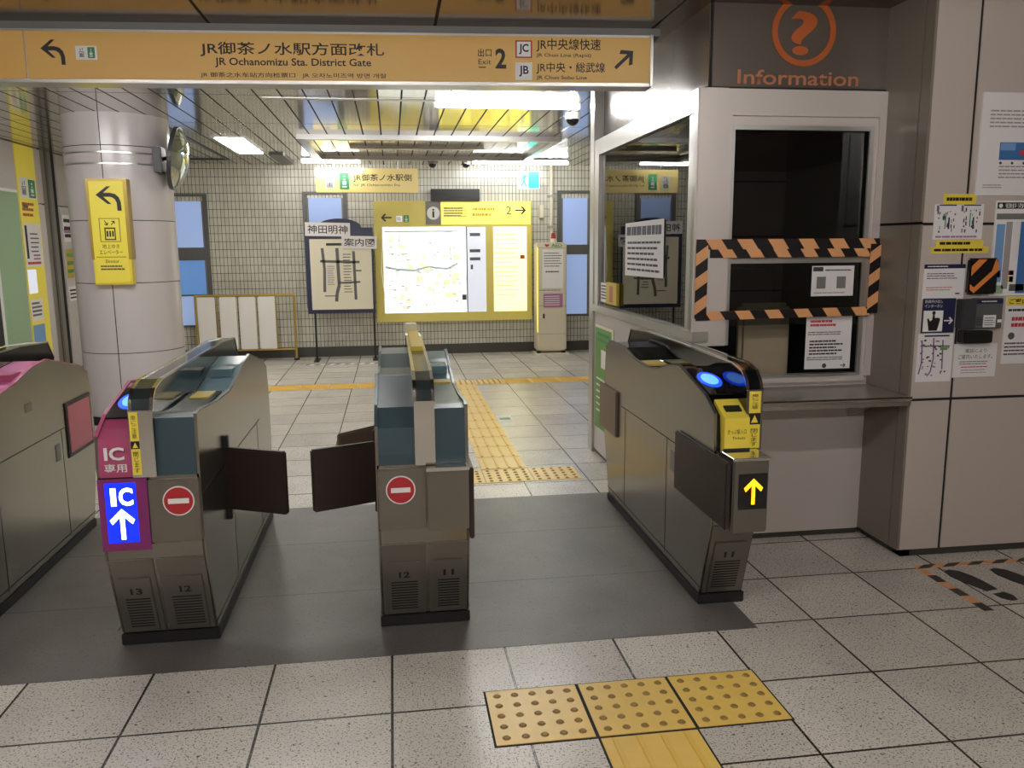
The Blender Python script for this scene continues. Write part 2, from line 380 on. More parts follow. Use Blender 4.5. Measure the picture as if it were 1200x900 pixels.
# ---- station booth
BX, BY0, BY1 = -.2, .86, 2.72
struct('wall_booth_left', MB().box(BX, BX+.08, BY0, BY1, .03, .985), 'enamel')
struct('baseboard_booth', MB().box(BX+.012, BX+.07, BY0, BY1-.01, 0, .03).box(BX+.02, .69, BY0+.012, BY0+.07, 0, .03), 'baseboard')
struct('wall_booth_front', MB().box(BX, .688, BY0, BY0+.08, .03, .80), 'alu_light')
struct('wall_booth_rear', MB().box(BX, 1.2, BY1, BY1+.08, 0, CZ), 'enamel')
struct('wall_booth_upper_left', MB().box(-.15, -.1, .87, 2.05, 2.11, CZ).box(-.15, -.1, 2.058, BY1, 2.11, CZ), 'upper_panel')
struct('wall_booth_upper_front', MB().box(-.14, .688, .86, .9, 2.11, CZ), 'upper_panel')
struct('trim_10', MB().box(-.146, -.138, .856, .864, 2.11, CZ).box(-.16, .70, .85, .87, 2.098, 2.11).box(-.165, -.14, .86, BY1, 2.098, 2.11), 'seam')
struct('trim_11', MB().box(BX-.015, BX+.09, BY1-.02, BY1+.085, 0, CZ), 'alu')
# booth interior
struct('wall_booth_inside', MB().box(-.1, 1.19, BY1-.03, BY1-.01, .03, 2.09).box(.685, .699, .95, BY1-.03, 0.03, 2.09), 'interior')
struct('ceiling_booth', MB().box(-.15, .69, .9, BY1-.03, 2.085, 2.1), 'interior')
# left window of the booth
w_ = struct('window_1', MB().box(BX-.01, BX+.05, .83, BY1, 2.0, 2.098).box(BX-.02, BX+.06, .80, BY1-.02, .985, 1.03).box(BX-.01, BX+.05, BY1-.13, BY1-.02, 1.03, 2.0).box(BX-.01, BX+.05, .83, .93, 1.0, 2.0, .006), 'alu')
struct('window_pane', MB().box(BX+.012, BX+.018, .93, BY1-.12, 1.03, 2.0), 'glass', parent=w_)
# front window
w_ = struct('window_2', MB().box(BX-.01, -.07, .815, .88, .962, 2.098, .004).box(-.07, .69, .83, .88, 1.985, 2.098).box(.655, .688, .83, .88, .80, 1.985)
            .box(-.07, -.05, .82, .88, .962, 1.985).box(-.05, .655, .845, .88, 1.945, 1.985).box(.635, .655, .84, .88, .80, 1.945), 'alu_light')
struct('window_sill', MB().box(-.18, .66, .835, .93, .775, .805), 'alu_light', parent=w_)
struct('window_frame', MB().box(-.05, -.03, .834, .845, .962, 1.945).box(.615, .635, .834, .845, .80, 1.945).box(-.03, .615, .834, .845, 1.925, 1.945).box(-.03, .615, .834, .845, .80, .815), 'alu', parent=w_)
struct('window_rail', MB().box(-.05, .635, .838, .87, 1.335, 1.36), 'alu', parent=w_)
struct('window_pane', MB().box(-.05, .635, .862, .867, 1.36, 1.945), 'glass', parent=w_)
struct('window_pane', MB().box(-.05, .635, .852, .857, 1.05, 1.335), 'glass', parent=w_)
# back wall windows
def back_window(n, x0, x1, rows, zb, zt):
    mb = MB(); f = .022
    mb.box(x0-.03, x0+f, YB-.03, YB+.0, zb, zt).box(x1-f, x1+.03, YB-.03, YB, zb, zt).box(x0+f, x1-f, YB-.03, YB, zt-.03, zt)
    zs = [zb]+[r_[1] for r_ in rows]
    for (z0, z1, m_), nz in zip(rows, [r_[0] for r_ in rows[1:]]+[None]):
        if nz is not None: mb.box(x0+f, x1-f, YB-.028, YB, min(z0, z1) if False else max(nz if nz > z1 else z1, 0) if False else z1, nz)
    o = struct('window_%d' % n, mb.box(x0+f, x1-f, YB-.03, YB, zb, rows[0][0]), 'mid_grey')
    for z0, z1, m_ in rows:
        struct('window_pane', MB().box(x0+f, x1-f, YB-.012, YB-.004, z0, z1), m_, parent=o)
        struct('window_frame', MB().box(x0+f, x0+f+.02, YB-.02, YB-.003, z0, z1).box(x1-f-.02, x1-f, YB-.02, YB-.003, z0, z1), 'grey', parent=o)
back_window(3, -4.26, -3.86, [(.45, .82, 'frosted'), (.84, 1.27, 'frosted_low'), (1.43, 2.0, 'frosted')], .42, 2.09)
back_window(4, -2.63, -2.13, [(.68, 1.3, 'frosted_low'), (1.45, 2.04, 'frosted')], .64, 2.12)
back_window(5, .68, 1.1, [(.5, 1.30, 'frosted'), (1.43, 2.04, 'frosted')], .47, 2.14)
# ---- ceiling features
struct('trim_12', MB().box(-2.4, .1, 5.35, 5.43, CZ-.045, CZ).box(-2.4, .1, 7.2, 7.28, CZ-.045, CZ).box(-2.4, -2.32, 5.43, 7.2, CZ-.045, CZ).box(.02, .1, 5.43, 7.2, CZ-.045, CZ), 'alu')
struct('trim_13', MB().box(-1.95, -.55, 6.2, 6.3, CZ-.03, CZ), 'alu')
struct('trim_14', MB().box(-3.9, -3.44, 4.99, 5.01, CZ-.012, CZ).box(-3.46, -3.44, 5.01, 7.7, CZ-.012, CZ).box(-4.4, -3.46, 7.68, 7.7, CZ-.012, CZ), 'dark_grey')
struct('trim_15', MB().box(-2.88, -2.72, 7.0, 8.1, CZ-.02, CZ), 'mid_grey')
for i_, (z0, z1) in enumerate(((-.002, .0004),)): struct('trim_40', MB().box(-1.309, -.391, -.629, -.321, z0, z1).box(-1.004, -.696, -.934, -.629, z0, z1), 'seam')
def tube_fixture(x0, x1, y, label, far=True, channel=None, z=CZ, hung=.0):
    t = thing('tube_light', label, 'ceiling light', ((x0+x1)/2, y, z))
    c0, c1 = channel or (x0-.03, x1+.03)
    MB().box(c0, c1, y-.035, y+.035, z-hung-.003, z, .001).build('housing', 'alu', t)
    MB().cyl((x0, y, z-hung-.024), .022, x1-x0, 'X', 16).build('tube', 'tube_far' if far else 'tube_fill', t, True)
    for xx in (x0-.02, x1): MB().box(xx, xx+.02, y-.014, y+.014, z-hung-.048, z-hung).build('lamp_holder', 'white', t)
    return t
tube_fixture(-1.2, -.16, 3.45, 'long bright tube light nearest the viewer, beside the white dome camera', channel=(-2.42, -.14))
tube_fixture(-4.6, -3.4, 2.1, 'added unseen tube light over the left gates, behind the overhead sign')  # this and the next: hidden by the sign, added to brighten gates and column
tube_fixture(-2.9, -1.7, 2.1, 'added unseen tube light over the middle gates, behind the overhead sign')
tube_fixture(-2.55, -1.9, 7.4, 'short white tube light just above the hanging station-side sign', hung=.02)
tube_fixture(-.55, .6, 7.4, 'white tube light in front of the green exit sign', hung=.02)
for x0, yy in ((-4.4, -1.7), (-2.7, -1.7), (-.75, -1.7), (-4.4, -4.6), (-2.6, -4.6), (-.9, -4.6), (.6, -4.6)):  # unseen fill tubes, added to brighten the near hall
    if True:
        tube_fixture(x0, x0+1.2, yy, 'added fill tube light on the ceiling behind the viewer', False)['group'] = 'added fill tube lights behind the viewer'
t = thing('recessed_light', 'square-edged bright recessed light panel in the left ceiling beyond the column', 'ceiling light', (-3.06, 6.2, CZ))
MB().box(-3.21, -2.89, 5.56, 6.94, CZ-.012, CZ, .002).build('frame', 'alu', t)
MB().box(-3.18, -2.92, 5.6, 6.9, CZ-.016, CZ-.010).build('diffuser', 'panel_glow', t)
# dome cameras
for x, y, r, lb in ((-.1, 3.9, .06, 'white dome security camera right of the near tube light'), (-1.03, 7.6, .055, 'dark dome security camera, left one of the pair above the map board'), (-.62, 7.6, .055, 'dark dome security camera, right one of the pair, at the end of the tube light')):
    t = thing('dome_camera', lb, 'security camera', (x, y, CZ))
    MB().cyl((x, y, CZ-.05), r, .05, 'Z', 28).build('housing', 'white' if y < 5 else 'grey', t, False)
    me = MB(); bmesh.ops.create_uvsphere(me.bm, u_segments=24, v_segments=12, radius=r*.85)
    for v in me.bm.verts: v.co += Vector((x, y, CZ-.05))
    me.build('dome', 'camera_black', t, True)
# ---------------------------------------------------------------- ticket gates
PA = [(.09, .69), (.098, .80), (.2, .855), (.5, .926), (.65, .906), (.77, .873), (.92, .856), (1.13, .866), (1.35, .905), (1.6, .905), (1.69, .86), (1.71, .69)]
PB = [(.09, .69), (.10, .865), (.15, .872), (.45, .848), (.70, .848), (.88, .876), (1.03, .914), (1.2, .93), (1.58, .85), (1.68, .80), (1.71, .69)]
TH = .66
def inset(p, d): return [(y+(d if i < 2 else -d if i > len(p)-3 else 0), z-(d if 0 < i < len(p)-1 else 0)) for i, (y, z) in enumerate(p)]
def gate(name, label, x0, sp0, sp1, x1, left, right, nums, hoodmat='smoke', y_off=0):
    """x0 | left half | sp0 spine sp1 | right half | x1; left/right = (profile, cap material) or None"""
    G = thing(name, label, 'ticket gate', ((x0+x1)/2, .9, 0))
    low = [(.2, .05), (.10, .36), (.09, .42), (.09, TH), (1.71, TH), (1.71, .42), (1.70, .36), (1.6, .05)]
    MB().prism(low, x0+.004, x1-.004).build('body', 'steel', G)
    MB().box(x0-.004, x1+.004, .192, 1.608, 0, .045, .004).build('plinth', 'plinth', G)
    for side, h_ in (('l', left), ('r', right)):
        if not h_: continue
        prof, cap = h_
        xa, xb = (x0, sp0) if side == 'l' else (sp1, x1)
        outer = (xa, xa+.011) if side == 'l' else (xb-.011, xb)
        inner = (xa+.011, xb) if side == 'l' else (xa, xb-.011)
        sp = [(.2, .05), (.10, .36), (.09, .42)]+prof+[(1.71, .42), (1.70, .36), (1.6, .05)]
        MB().prism(sp, *outer).build('side_panel', 'steel', G)
        cp_ = [(.085, TH)]+[(.085 if i == 0 else y, z-.008) for i, (y, z) in enumerate(prof[:-1])]+[(1.715, prof[-2][1]-.03), (1.715, TH)]
        cp_[1] = (.085, .70)
        MB().prism(cp_, *inner).build('top_cover', cap, G)
        tp = [q_ for q_ in prof[1:-1]]; rim = MB()
        for (ya, za), (yb, zb) in zip(tp, tp[1:]): rim.obox((outer[0]-.001, ya, za-.002), (.0125, 0, 0), (0, yb-ya, zb-za), (0, 0, .005))
        rim.build('rim_trim', cap if cap != 'gloss_black' else 'dark_grey', G)
        if prof is PB:
            bs = MB(); bp = [(y, z-.006) for y, z in prof if .69 < y < 1.6]
            bs.prism([(y, z) for y, z in bp]+[(y, z-.01) for y, z in bp[::-1]], inner[0]+.004, inner[1]-.004)
            bs.build('tray_basin', 'pink_light' if cap == 'pink' else 'teal_light', G)
        ex = outer[0]-.0008 if side == 'l' else outer[1]-.0008
        sm = MB(); ex1 = ex+.0016
        sm.box(ex, ex1, .12, 1.36, .585, .589)
        for yy in (.62, 1.28): sm.box(ex, ex1, yy, yy+.004, .06, .585)
        sm.box(ex, ex1, .16, 1.62, .075, .079)
        sm.build('panel_seam', 'seam', G)
        # front panels of this half
        fx0, fx1 = xa+.006, xb-.004
        if side == 'l' and left: fx1 = (sp0+sp1)/2-.003 if right else x1-.006
        if side == 'r': fx0 = (sp0+sp1)/2+.003
        yf = .075
        if h_[0] is PB and name == 'ticket_gate' and nums == ('12', '11') and side == 'r': yf = .045
        MB().box(fx0, fx1, yf, .1, .425, TH-.012, .003).build('front_panel', 'steel_front', G)
        if yf < .07: MB().box(fx0-.002, fx1+.002, yf-.012, .1, TH-.016, TH-.002, .002).build('front_ledge', 'chrome', G)
        # lower sloping panel with vents
        v = Vector((0, -.10, .31)).normalized(); u = Vector((1, 0, 0)); n = u.cross(v)
        F_ = Face((fx0, .2, .052), ((1, 0, 0), tuple(v), tuple(n)))
        W_, H_ = fx1-fx0, .325
        F_.rect('lower_panel', 'steel_front', .004, W_-.004, .0, H_, -.002, .008, G)
        F_.rect('access_door', 'steel_front', .022, W_-.022, .006, H_-.075, .006, .006, G, bev=.002)
        sl = MB()
        for k in range(11): sl.obox(F_.at(.034, .03+k*.0125, .0118), F_.u*(W_-.068), F_.v*.005, F_.n*.001)
        sl.build('vent_slots', 'seam', G)
        num = nums[0] if side == 'l' else nums[1]
        if num: F_.text(num, 'ink', W_/2-.02, W_/2+.02, .178, .206, .0125, G, bold=.03)
        # far end flap pocket rim
    hp = [(.078, TH), (.078, .885), (.095, .925), (.13, .955), (.22, .974), (1.3, .984), (1.6, .968), (1.66, .88), (1.69, TH)]
    MB().prism(hp, sp0, sp1).build('center_hood', hoodmat, G)
    rail = MB(); t_ = .007; q = hp[1:-1]
    for (ya, za), (yb, zb) in zip(q, q[1:]):
        for xx in (sp0-.003, sp1-.009):
            d = Vector((0, yb-ya, zb-za)); nn = Vector((0, -d.z, d.y)).normalized()
            rail.obox(Vector((xx, ya, za))-nn*.004, (.012, 0, 0), d, nn*t_)
    rail.build('hood_rail', 'chrome', G)
    MB().box(sp0-.001, sp1+.001, .07, .08, TH, .89, .002).build('front_post', 'chrome' if hoodmat != 'gloss_black' else 'steel_front', G)
    return G
def flap(G, hx, hy, tx, ty, z0, z1, m='brown_flap', th=.028):
    a, b = Vector((hx, hy, z0)), Vector((tx, ty, z0)); d = b-a; n = Vector((-d.y, d.x, 0)).normalized()*th
    f = MB().obox(a-n/2, d, n, (0, 0, z1-z0), .006).build('flap', m, G); return f
def no_entry(G, x, y, z, r=.052):
    F_ = Face((x, y, z)); mb = MB().disc(F_.at(0, 0, 0), F_.u, F_.v, F_.n, r, .003, 40); p = mb.build('no_entry_sign', 'white', G)
    MB().disc(F_.at(0, 0, .003), F_.u, F_.v, F_.n, r*.92, .0008, 40).build('red_disc', 'red', p)
    F_.rect('white_bar', 'white', -r*.66, r*.66, -r*.17, r*.17, .0038, .0008, p)
def caution(G, x, y, w_, z0, z1):
    F_ = Face((x, y, z0)); H_ = z1-z0
    s_ = F_.rect('caution_strip', 'yellow', 0, w_, 0, H_, 0, .0012, G)
    zm = H_*.42
    F_.rect('warning_band', 'ink', 0, w_, zm, zm+w_*.95, .0012, .0006, s_)
    F_.poly('warning_triangle', 'yellow', [(w_*.2, zm+w_*.15), (w_*.8, zm+w_*.15), (w_*.5, zm+w_*.8)], .0018, .0006, s_)
    F_.text('扉にご注意', 'ink', w_*.2, w_*.8, zm+w_*1.3, H_-.01, .002, s_, vertical=True)
    F_.text('閉じます', 'ink', w_*.2, w_*.8, .008, zm-w_*.35, .002, s_, vertical=True)
# gate 0 (cut by the left edge)
G0 = gate('ticket_gate', 'ticket gate cut by the left edge of the photo, bare steel side and pink top', -3.475, -3.345, -3.27, -3.125, (PA, 'teal'), (PB, 'pink'), (None, None), 'gloss_black')
MB().box(-3.127, -3.119, 1.34, 1.67, .43, .70, .003).build('flap', 'black', G0)
MB().box(-3.120, -3.116, 1.36, 1.65, .45, .68, .002).build('flap_pad', 'pink_pad', G0)
MB().box(-3.126, -3.1225, 1.20, 1.25, .45, .53).build('latch', 'grey', G0)
MB().box(-3.126, -3.1235, .93, 1.0, .735, .775).build('sensor_plate', 'steel_front', G0)
# gate 1
G1 = gate('ticket_gate', 'ticket gate with a magenta IC front, lit blue arrow display and numbers 13 and 12', -2.567, -2.445, -2.37, -2.232, (PA, 'pink'), (PB, 'teal'), ('13', '12'), 'smoke')
F_ = Face((-2.562, .074, .40))
F_.rect('display_surround', 'magenta', .0, .158, .005, .258, 0, .004, G1)
d_ = F_.rect('display', 'led_blue', .022, .122, .035, .245, .004, .003, G1, bev=.001)
F_.text('I', 'led_white', .040, .058, .165, .228, .0075, d_, bold=.02)
F_.text('C', 'led_white', .066, .112, .165, .228, .0075, d_, bold=.035)
polys(F_, 'arrow', 'led_white', straight_arrow(.072, .1, .056, math.pi/2), .0075, .0005, d_)
F_ = Face((-2.556, .083, .66))
F_.text('IC', 'white', .02, .085, .06, .105, .001, G1, bold=.03)
F_.text('専用', 'white', .018, .09, .018, .048, .001, G1, bold=.01)
no_entry(G1, -2.305, .074, .572)
caution(G1, -2.443, .0695, .028, .67, .885)
flap(G1, -2.236, .5, -1.985, .38, .405, .655)
MB().box(-2.245, -2.215, .49, .52, .36, .70, .003).build('hinge_post', 'black', G1)
# reader: a blue glowing disc on the sloping top of the entry side
def reader(G, xc, yc, zc, r, tilt, m1='reader_blue', m2='reader_pale'):
    u = Vector((1, 0, 0)); v = Vector((0, math.cos(tilt), math.sin(tilt))); n = u.cross(v); o = Vector((xc, yc, zc))
    p = MB().obox(o-u*.052-v*.14, u*.104, v*.27, n*.006, .002).build('reader_plate', 'gloss_black', G)
    MB().disc(o+n*.006, u, v, n, r, .003, 40, 1, 1.7).build('reader_ring', m1, p)
    MB().disc(o+n*.009, u, v, n, r*.72, .002, 40, 1, 1.7).build('reader_face', m2, p)
TI = math.atan2(.926-.855, .3)
reader(G1, -2.503, .32, .875, .043, TI)
MB().box(-2.452, -2.44, .5, .75, .90, .93).build('sticker', 'yellow', G1)
# tray details (exit side)
for G, xa, xb in ((G1, -2.36, -2.25), (G0, -3.26, -3.145)):
    MB().box(xa, xb, .2, .62, .848, .858, .002).build('tray_plate', 'gloss_black', G)
    MB().box(xa+.01, xb-.01, .9, 1.0, .85, .905).build('ticket_slot', 'teal_light' if G is G1 else 'pink', G)
    MB().box(xa+.02, xb-.02, .46, .6, .856, .862).build('yellow_mark', 'yellow_dull', G)
# gate 2
G2 = gate('ticket_gate', 'middle ticket gate seen end-on, teal caps, numbers 12 and 11', -1.637, -1.497, -1.427, -1.307, (PA, 'teal'), (PB, 'teal'), ('12', '11'), 'smoke')
no_entry(G2, -1.552, .074, .572)
flap(G2, -1.633, .5, -1.89, .39, .405, .655)
flap(G2, -1.64, .81, -1.805, .65, .42, .655, 'brown_pad', .02)
MB().box(-1.655, -1.625, .49, .52, .36, .70, .003).build('hinge_post', 'black', G2)
MB().box(-1.309, -1.292, .06, .5, .38, .645, .004).build('flap', 'brown_flap', G2)
MB().box(-1.418, -1.325, .2, .62, .848, .858, .002).build('tray_plate', 'teal_light', G2)
MB().box(-1.41, -1.33, .64, .72, .846, .862).build('yellow_mark', 'yellow_dull', G2)
MB().box(-1.41, -1.33, .85, .98, .84, .9).build('ticket_slot', 'teal_light', G2)
MB().box(-1.488, -1.437, .78, 1.58, .975, .998, .003).build('hood_sticker', 'yellow_dull', G2)
MB().box(-1.50, -1.44, 1.5, 1.58, .98, 1.03, .004).build('hood_block', 'cream', G2)
# gate 3: narrow, one entry side
G3 = gate('ticket_gate', 'narrow ticket gate beside the booth, yellow ticket slot, blue readers and lit orange arrow', -.385, -.268, -.208, -.2, (PA, 'gloss_black'), None, ('11', None), 'gloss_black')
F_ = Face((-.372, -.055, .385))
MB().box(-.368, -.232, -.055, .12, .385, .66, .005).build('arrow_housing', 'steel_front', G3)
MB().box(-.372, -.228, -.062, .12, .655, .668, .003).build('front_ledge', 'chrome', G3)
d_ = F_.rect('display', 'black', .026, .133, .09, .222, 0, .005, G3, bev=.001)
polys(F_, 'arrow', 'led_orange', straight_arrow(.08, .156, .05, math.pi/2), .0055, .0006, d_)
MB().box(-.404, -.383, -.072, .47, .405, .655, .005).build('flap', 'brown_flap', G3)
MB().box(-.399, -.383, 1.42, 1.77, .40, .65, .005).build('flap', 'brown_pad', G3)
MB().box(-.387, -.3845, .52, .57, .46, .55).build('latch', 'grey', G3)
p_ = MB().prism([(.05, .665), (.05, .79), (.075, .80), (.16, .842), (.16, .665)], -.362, -.266).build('ticket_tray', 'yellow', G3)
MB().obox((-.345, .085, .807), (.062, 0, 0), (0, .03, .0145), (0, -.003, .006), .001).build('ticket_slot', 'seam', p_)
F_ = Face((-.362, .05, .68)); F_.text('きっぷ投入口', 'ink', .012, .084, .05, .068, .001, p_); F_.text('Tickets', 'ink', .03, .08, .03, .04, .001, p_)
F_.rect('edge_frame', 'black', -.004, .1, -.012, -.004, 0, .002, p_)
reader(G3, -.322, .315, .886, .044, TI)
caution(G3, -.262, .0695, .045, .67, .885)
MB().box(-.372, -.28, .95, 1.08, .857, .866).build('yellow_mark', 'yellow_dull', G3)
# ---------------------------------------------------------------- big overhead sign
t = thing('overhead_sign', 'long amber overhead gate sign with black Japanese and English lettering', 'sign', (-1.75, 1.56, 2.21))
MB().box(-3.9, -.205, 1.505, 1.64, 2.188, 2.425, .003).build('sign_box', 'alu', t)
MB().box(-3.9, -.16, 1.52, 1.62, 2.425, CZ).build('mounting_beam', 'grey', t)
MB().box(-3.19, -.215, 1.5, 1.506, 2.203, 2.413).build('sign_face', 'sign_amber', t)
MB().box(-3.89, -3.198, 1.5, 1.506, 2.203, 2.413).build('sign_face', 'sign_amber', t)
MB().box(-.213, -.2, 1.494, 1.64, 2.188, 2.425).build('end_cap', 'alu', t)
F_ = Face((0, 1.5, 0))
polys(F_, 'bent_arrow', 'ink', bent_arrow(-3.068, 2.317, .055), .001, .001, t)
F_.rect('pictogram_plate', 'white', -2.966, -2.868, 2.288, 2.349, .0005, .001, t)
pictogram(F_, -2.955, -2.92, 2.295, 2.343, .0015, t); restroom(F_, -2.91, -2.878, 2.295, 2.343, .0015, t)
F_.text('JR御茶ノ水駅方面改札', 'ink', -2.392, -1.523, 2.308, 2.394, .001, t, bold=.012)
F_.text('JR Ochanomizu Sta. District Gate', 'ink', -2.327, -1.587, 2.259, 2.303, .001, t, bold=.018)
F_.text('JR 御茶之水车站方向检票口   JR 오차노미즈역 방면 개찰', 'ink', -2.398, -1.515, 2.212, 2.243, .001, t, bold=.01)
F_.text('出口', 'ink', -1.069, -1.002, 2.318, 2.355, .001, t, bold=.01); F_.text('Exit', 'ink', -1.067, -1.005, 2.283, 2.307, .001, t); F_.lines('ink', -1.066, -1.03, 2.264, 2.275, 1, .001, t)
F_.text('2', 'ink', -.984, -.93, 2.264, 2.356, .001, t, bold=.03)
F_.rect('route_badge', 'red', -.885, -.803, 2.314, 2.394, .0005, .001, t); F_.rect('badge_face', 'white', -.878, -.81, 2.32, 2.388, .0015, .0006, t); F_.text('JC', 'ink', -.868, -.82, 2.33, 2.378, .0024, t, bold=.03)
F_.rect('badge_face', 'white', -.886, -.803, 2.212, 2.293, .0005, .0016, t); F_.text('JB', 'navy', -.868, -.82, 2.228, 2.278, .0024, t, bold=.03)
F_.text('JR中央線快速', 'ink', -.782, -.462, 2.344, 2.404, .001, t, bold=.01); F_.text('JR Chuo Line (Rapid)', 'ink', -.782, -.51, 2.316, 2.336, .001, t, bold=.01)
F_.text('JR中央・総武線', 'ink', -.782, -.44, 2.242, 2.296, .001, t, bold=.01); F_.text('JR Chuo Sobu Line', 'ink', -.782, -.53, 2.212, 2.234, .001, t, bold=.01)
polys(F_, 'diagonal_arrow', 'ink', straight_arrow(-.345, 2.310, .062, math.radians(42)), .001, .001, t)
t.rotation_euler.z = -.066; t.scale.x = .98; t.location.x = -1.781; t.location.y -= .1
# hanging sign at the far end
t = thing('hanging_sign', 'small pale yellow sign hanging before the tiled wall, green pictogram at left', 'sign', (-1.83, 7.5, 2.07))
MB().box(-2.42, -1.215, 7.47, 7.53, 2.065, 2.345, .004).build('sign_box', 'sign_far', t)
for x in (-2.2, -1.45): MB().cyl((x, 7.5, 2.345), .008, CZ-2.345, seg=10).build('hanger', 'alu', t)
F_ = Face((0, 7.47, 0)); pictogram(F_, -2.31, -2.20, 2.11, 2.27, .001, t); restroom(F_, -2.14, -2.03, 2.10, 2.29, .001, t)
F_.text('JR御茶ノ水駅側', 'ink', -1.98, -1.29, 2.185, 2.30, .001, t, bold=.01); F_.text('for JR Ochanomizu Sta.', 'ink', -1.98, -1.42, 2.13, 2.165, .001, t)
# reverse face, seen mirrored in the booth's glass
F_ = Face((0, 7.53, 0), ((-1, 0, 0), (0, 0, 1), (0, 1, 0)))
# exit sign
t = thing('exit_sign', 'small lit green and white exit sign hanging near the booth', 'sign', (.14, 7.5, 2.11))
MB().box(.01, .27, 7.47, 7.53, 2.11, 2.32, .003).build('sign_box', 'exit_white', t)
F_ = Face((0, 7.47, 0)); F_.rect('green_panel', 'exit_green', .13, .265, 2.115, 2.315, .0005, .002, t)
F_.poly('running_figure', 'exit_green', [(.03, 2.14), (.055, 2.135), (.075, 2.18), (.1, 2.13), (.118, 2.14), (.09, 2.2), (.1, 2.25), (.115, 2.24), (.12, 2.255), (.09, 2.285), (.06, 2.27), (.04, 2.22), (.055, 2.21), (.07, 2.24), (.06, 2.19)], .0005, .002, t)
for x in (.06, .22): MB().cyl((x, 7.5, 2.32), .007, CZ-2.32, seg=10).build('hanger', 'alu', t)
# ---------------------------------------------------------------- map board on the back wall
BZ = YB-.09
t = thing('map_board', 'large yellow framed wall board with lit white area map and right arrow', 'information board', (-.735, YB, .44))
MB().box(-1.77, .29, BZ, YB, .44, 2.0, .006).build('frame', 'map_yellow_dim', t)
F_ = Face((0, BZ, 0))
F_.rect('header', 'map_yellow_dim', -1.74, -1.105, 1.70, 1.985, 0, .006, t)
F_.rect('header_center', 'grey', -1.105, -.91, 1.70, 1.995, 0, .01, t)
h2 = F_.rect('header', 'map_yellow_lit', -.905, .27, 1.70, 1.985, 0, .006, t)
polys(F_, 'arrow', 'ink', straight_arrow(-1.61, 1.79, .07, math.pi), .006, .002, t)
F_.rect('pictogram_plate', 'map_grey', -1.48, -1.41, 1.74, 1.81, .006, .002, t); restroom(F_, -1.39, -1.32, 1.73, 1.82, .006, t)
F_.lines('ink', -1.475, -1.415, 1.75, 1.80, 3, .0085, t, 'pictogram_mark')
MB().disc(F_.at(-1.005, 1.845, .01), F_.u, F_.v, F_.n, .083, .003, 32).build('information_disc', 'white', t)
F_.text('i', 'ink', -1.02, -.99, 1.79, 1.90, .0135, t, bold=.02)
F_.text('2', 'ink', -.055, .02, 1.83, 1.93, .0065, t); polys(F_, 'arrow', 'ink', straight_arrow(.14, 1.88, .075, 0), .006, .002, t)
for x0, n_ in ((-.87, 4), (-.5, 2)): F_.lines('yellow_dull', x0, x0+.3, 1.79, 1.93, n_, .0063, t)
F_.lines('mid_grey', -.87, -.62, 1.80, 1.92, 4, .0066, t)
F_.rect('map', 'map_lit', -1.665, -.585, .56, 1.672, 0, .006, t)
F_.rect('map_legend', 'map_grey', -.572, -.327, .56, 1.668, 0, .006, t)
F_.rect('map_side_panel', 'map_lit_y', -.225, .218, .56, 1.668, 0, .006, t)
# map drawing: river, roads, coloured blocks
mb = MB()
def road(pts, wd, mb, d=.0065):
    for (xa, ya), (xb, yb) in zip(pts, pts[1:]):
        dx, dy = xb-xa, yb-ya; L_ = math.hypot(dx, dy); nx, ny = -dy/L_*wd/2, dx/L_*wd/2
        mb.poly([(xa-nx, ya-ny), (xb-nx, yb-ny), (xb+nx, yb+ny), (xa+nx, ya+ny)], F_.at(0, 0, d), F_.u, F_.v, F_.n, .0006)
for k in range(13):
    x = -1.62+k*.085+random.uniform(-.02, .02); road([(x, .6), (x+random.uniform(-.07, .07), 1.1), (x+random.uniform(-.08, .08), 1.58)], .008, mb)
for k in range(9):
    y = .64+k*.115; road([(-1.65, y), (-1.2, y+random.uniform(-.06, .06)), (-.62, y+random.uniform(-.07, .07))], .009, mb)
mat('map_road', (214, 214, 200), .4, 0, .4, (225, 228, 215)); mat('map_river', (176, 192, 190), .4, 0, .35, (170, 190, 190)); mat('map_block', (248, 236, 186), .4, 0, .65, (255, 240, 190))
mb.build('map_roads', 'map_road', t)
mb = MB(); road([(-1.64, 1.16), (-1.5, 1.13), (-1.28, 1.11), (-1.08, 1.16), (-.95, 1.14), (-.83, 1.13), (-.7, 1.2)], .026, mb, .0072); mb.build('map_river', 'map_river', t)
mb = MB()
for _ in range(26):
    x, y = random.uniform(-1.6, -.7), random.uniform(.62, 1.5); mb.obox(F_.at(x, y, .0061), F_.u*random.uniform(.03, .09), F_.v*random.uniform(.03, .08), F_.n*.0008)
mb.build('map_print', 'map_block', t)
F_.rect('map_title_bar', 'navy', -1.64, -.68, 1.61, 1.62, .006, .001, t)
mb = MB()
for _ in range(70):
    x, y = random.uniform(-1.62, -.68), random.uniform(.6, 1.57); mb.obox(F_.at(x, y, .0078), F_.u*random.uniform(.01, .05), F_.v*.008, F_.n*.0005)
mb.build('map_captions', 'pale_print', t)
mb = MB()
for z_ in (1.55, 1.34, 1.235): mb.obox(F_.at(-.54, z_, .006), F_.u*.14, F_.v*.04, F_.n*.001)
mb.obox(F_.at(-.53, 1.12, .006), F_.u*.03, F_.v*.06, F_.n*.001); mb.obox(F_.at(-.65, .72, .0062), F_.u*.06, F_.v*.07, F_.n*.001); mb.build('legend_labels', 'mid_grey', t)
F_.rect('map_divider', 'dark_grey', -.585, -.572, .56, 1.672, 0, .009, t)
F_.rect('orange_mark', 'orange', .13, .19, 1.25, 1.3, .006, .001, t)
F_.lines('yellow', -.2, .1, .75, 1.6, 14, .0062, t, 'side_panel_print', .12)
t = tag(MB().box(-1.03, -.40, YB-.14, YB, 2.0, 2.15, .004).build('wall_box', 'black'), 'black box on the tiled wall just above the map board', 'box')
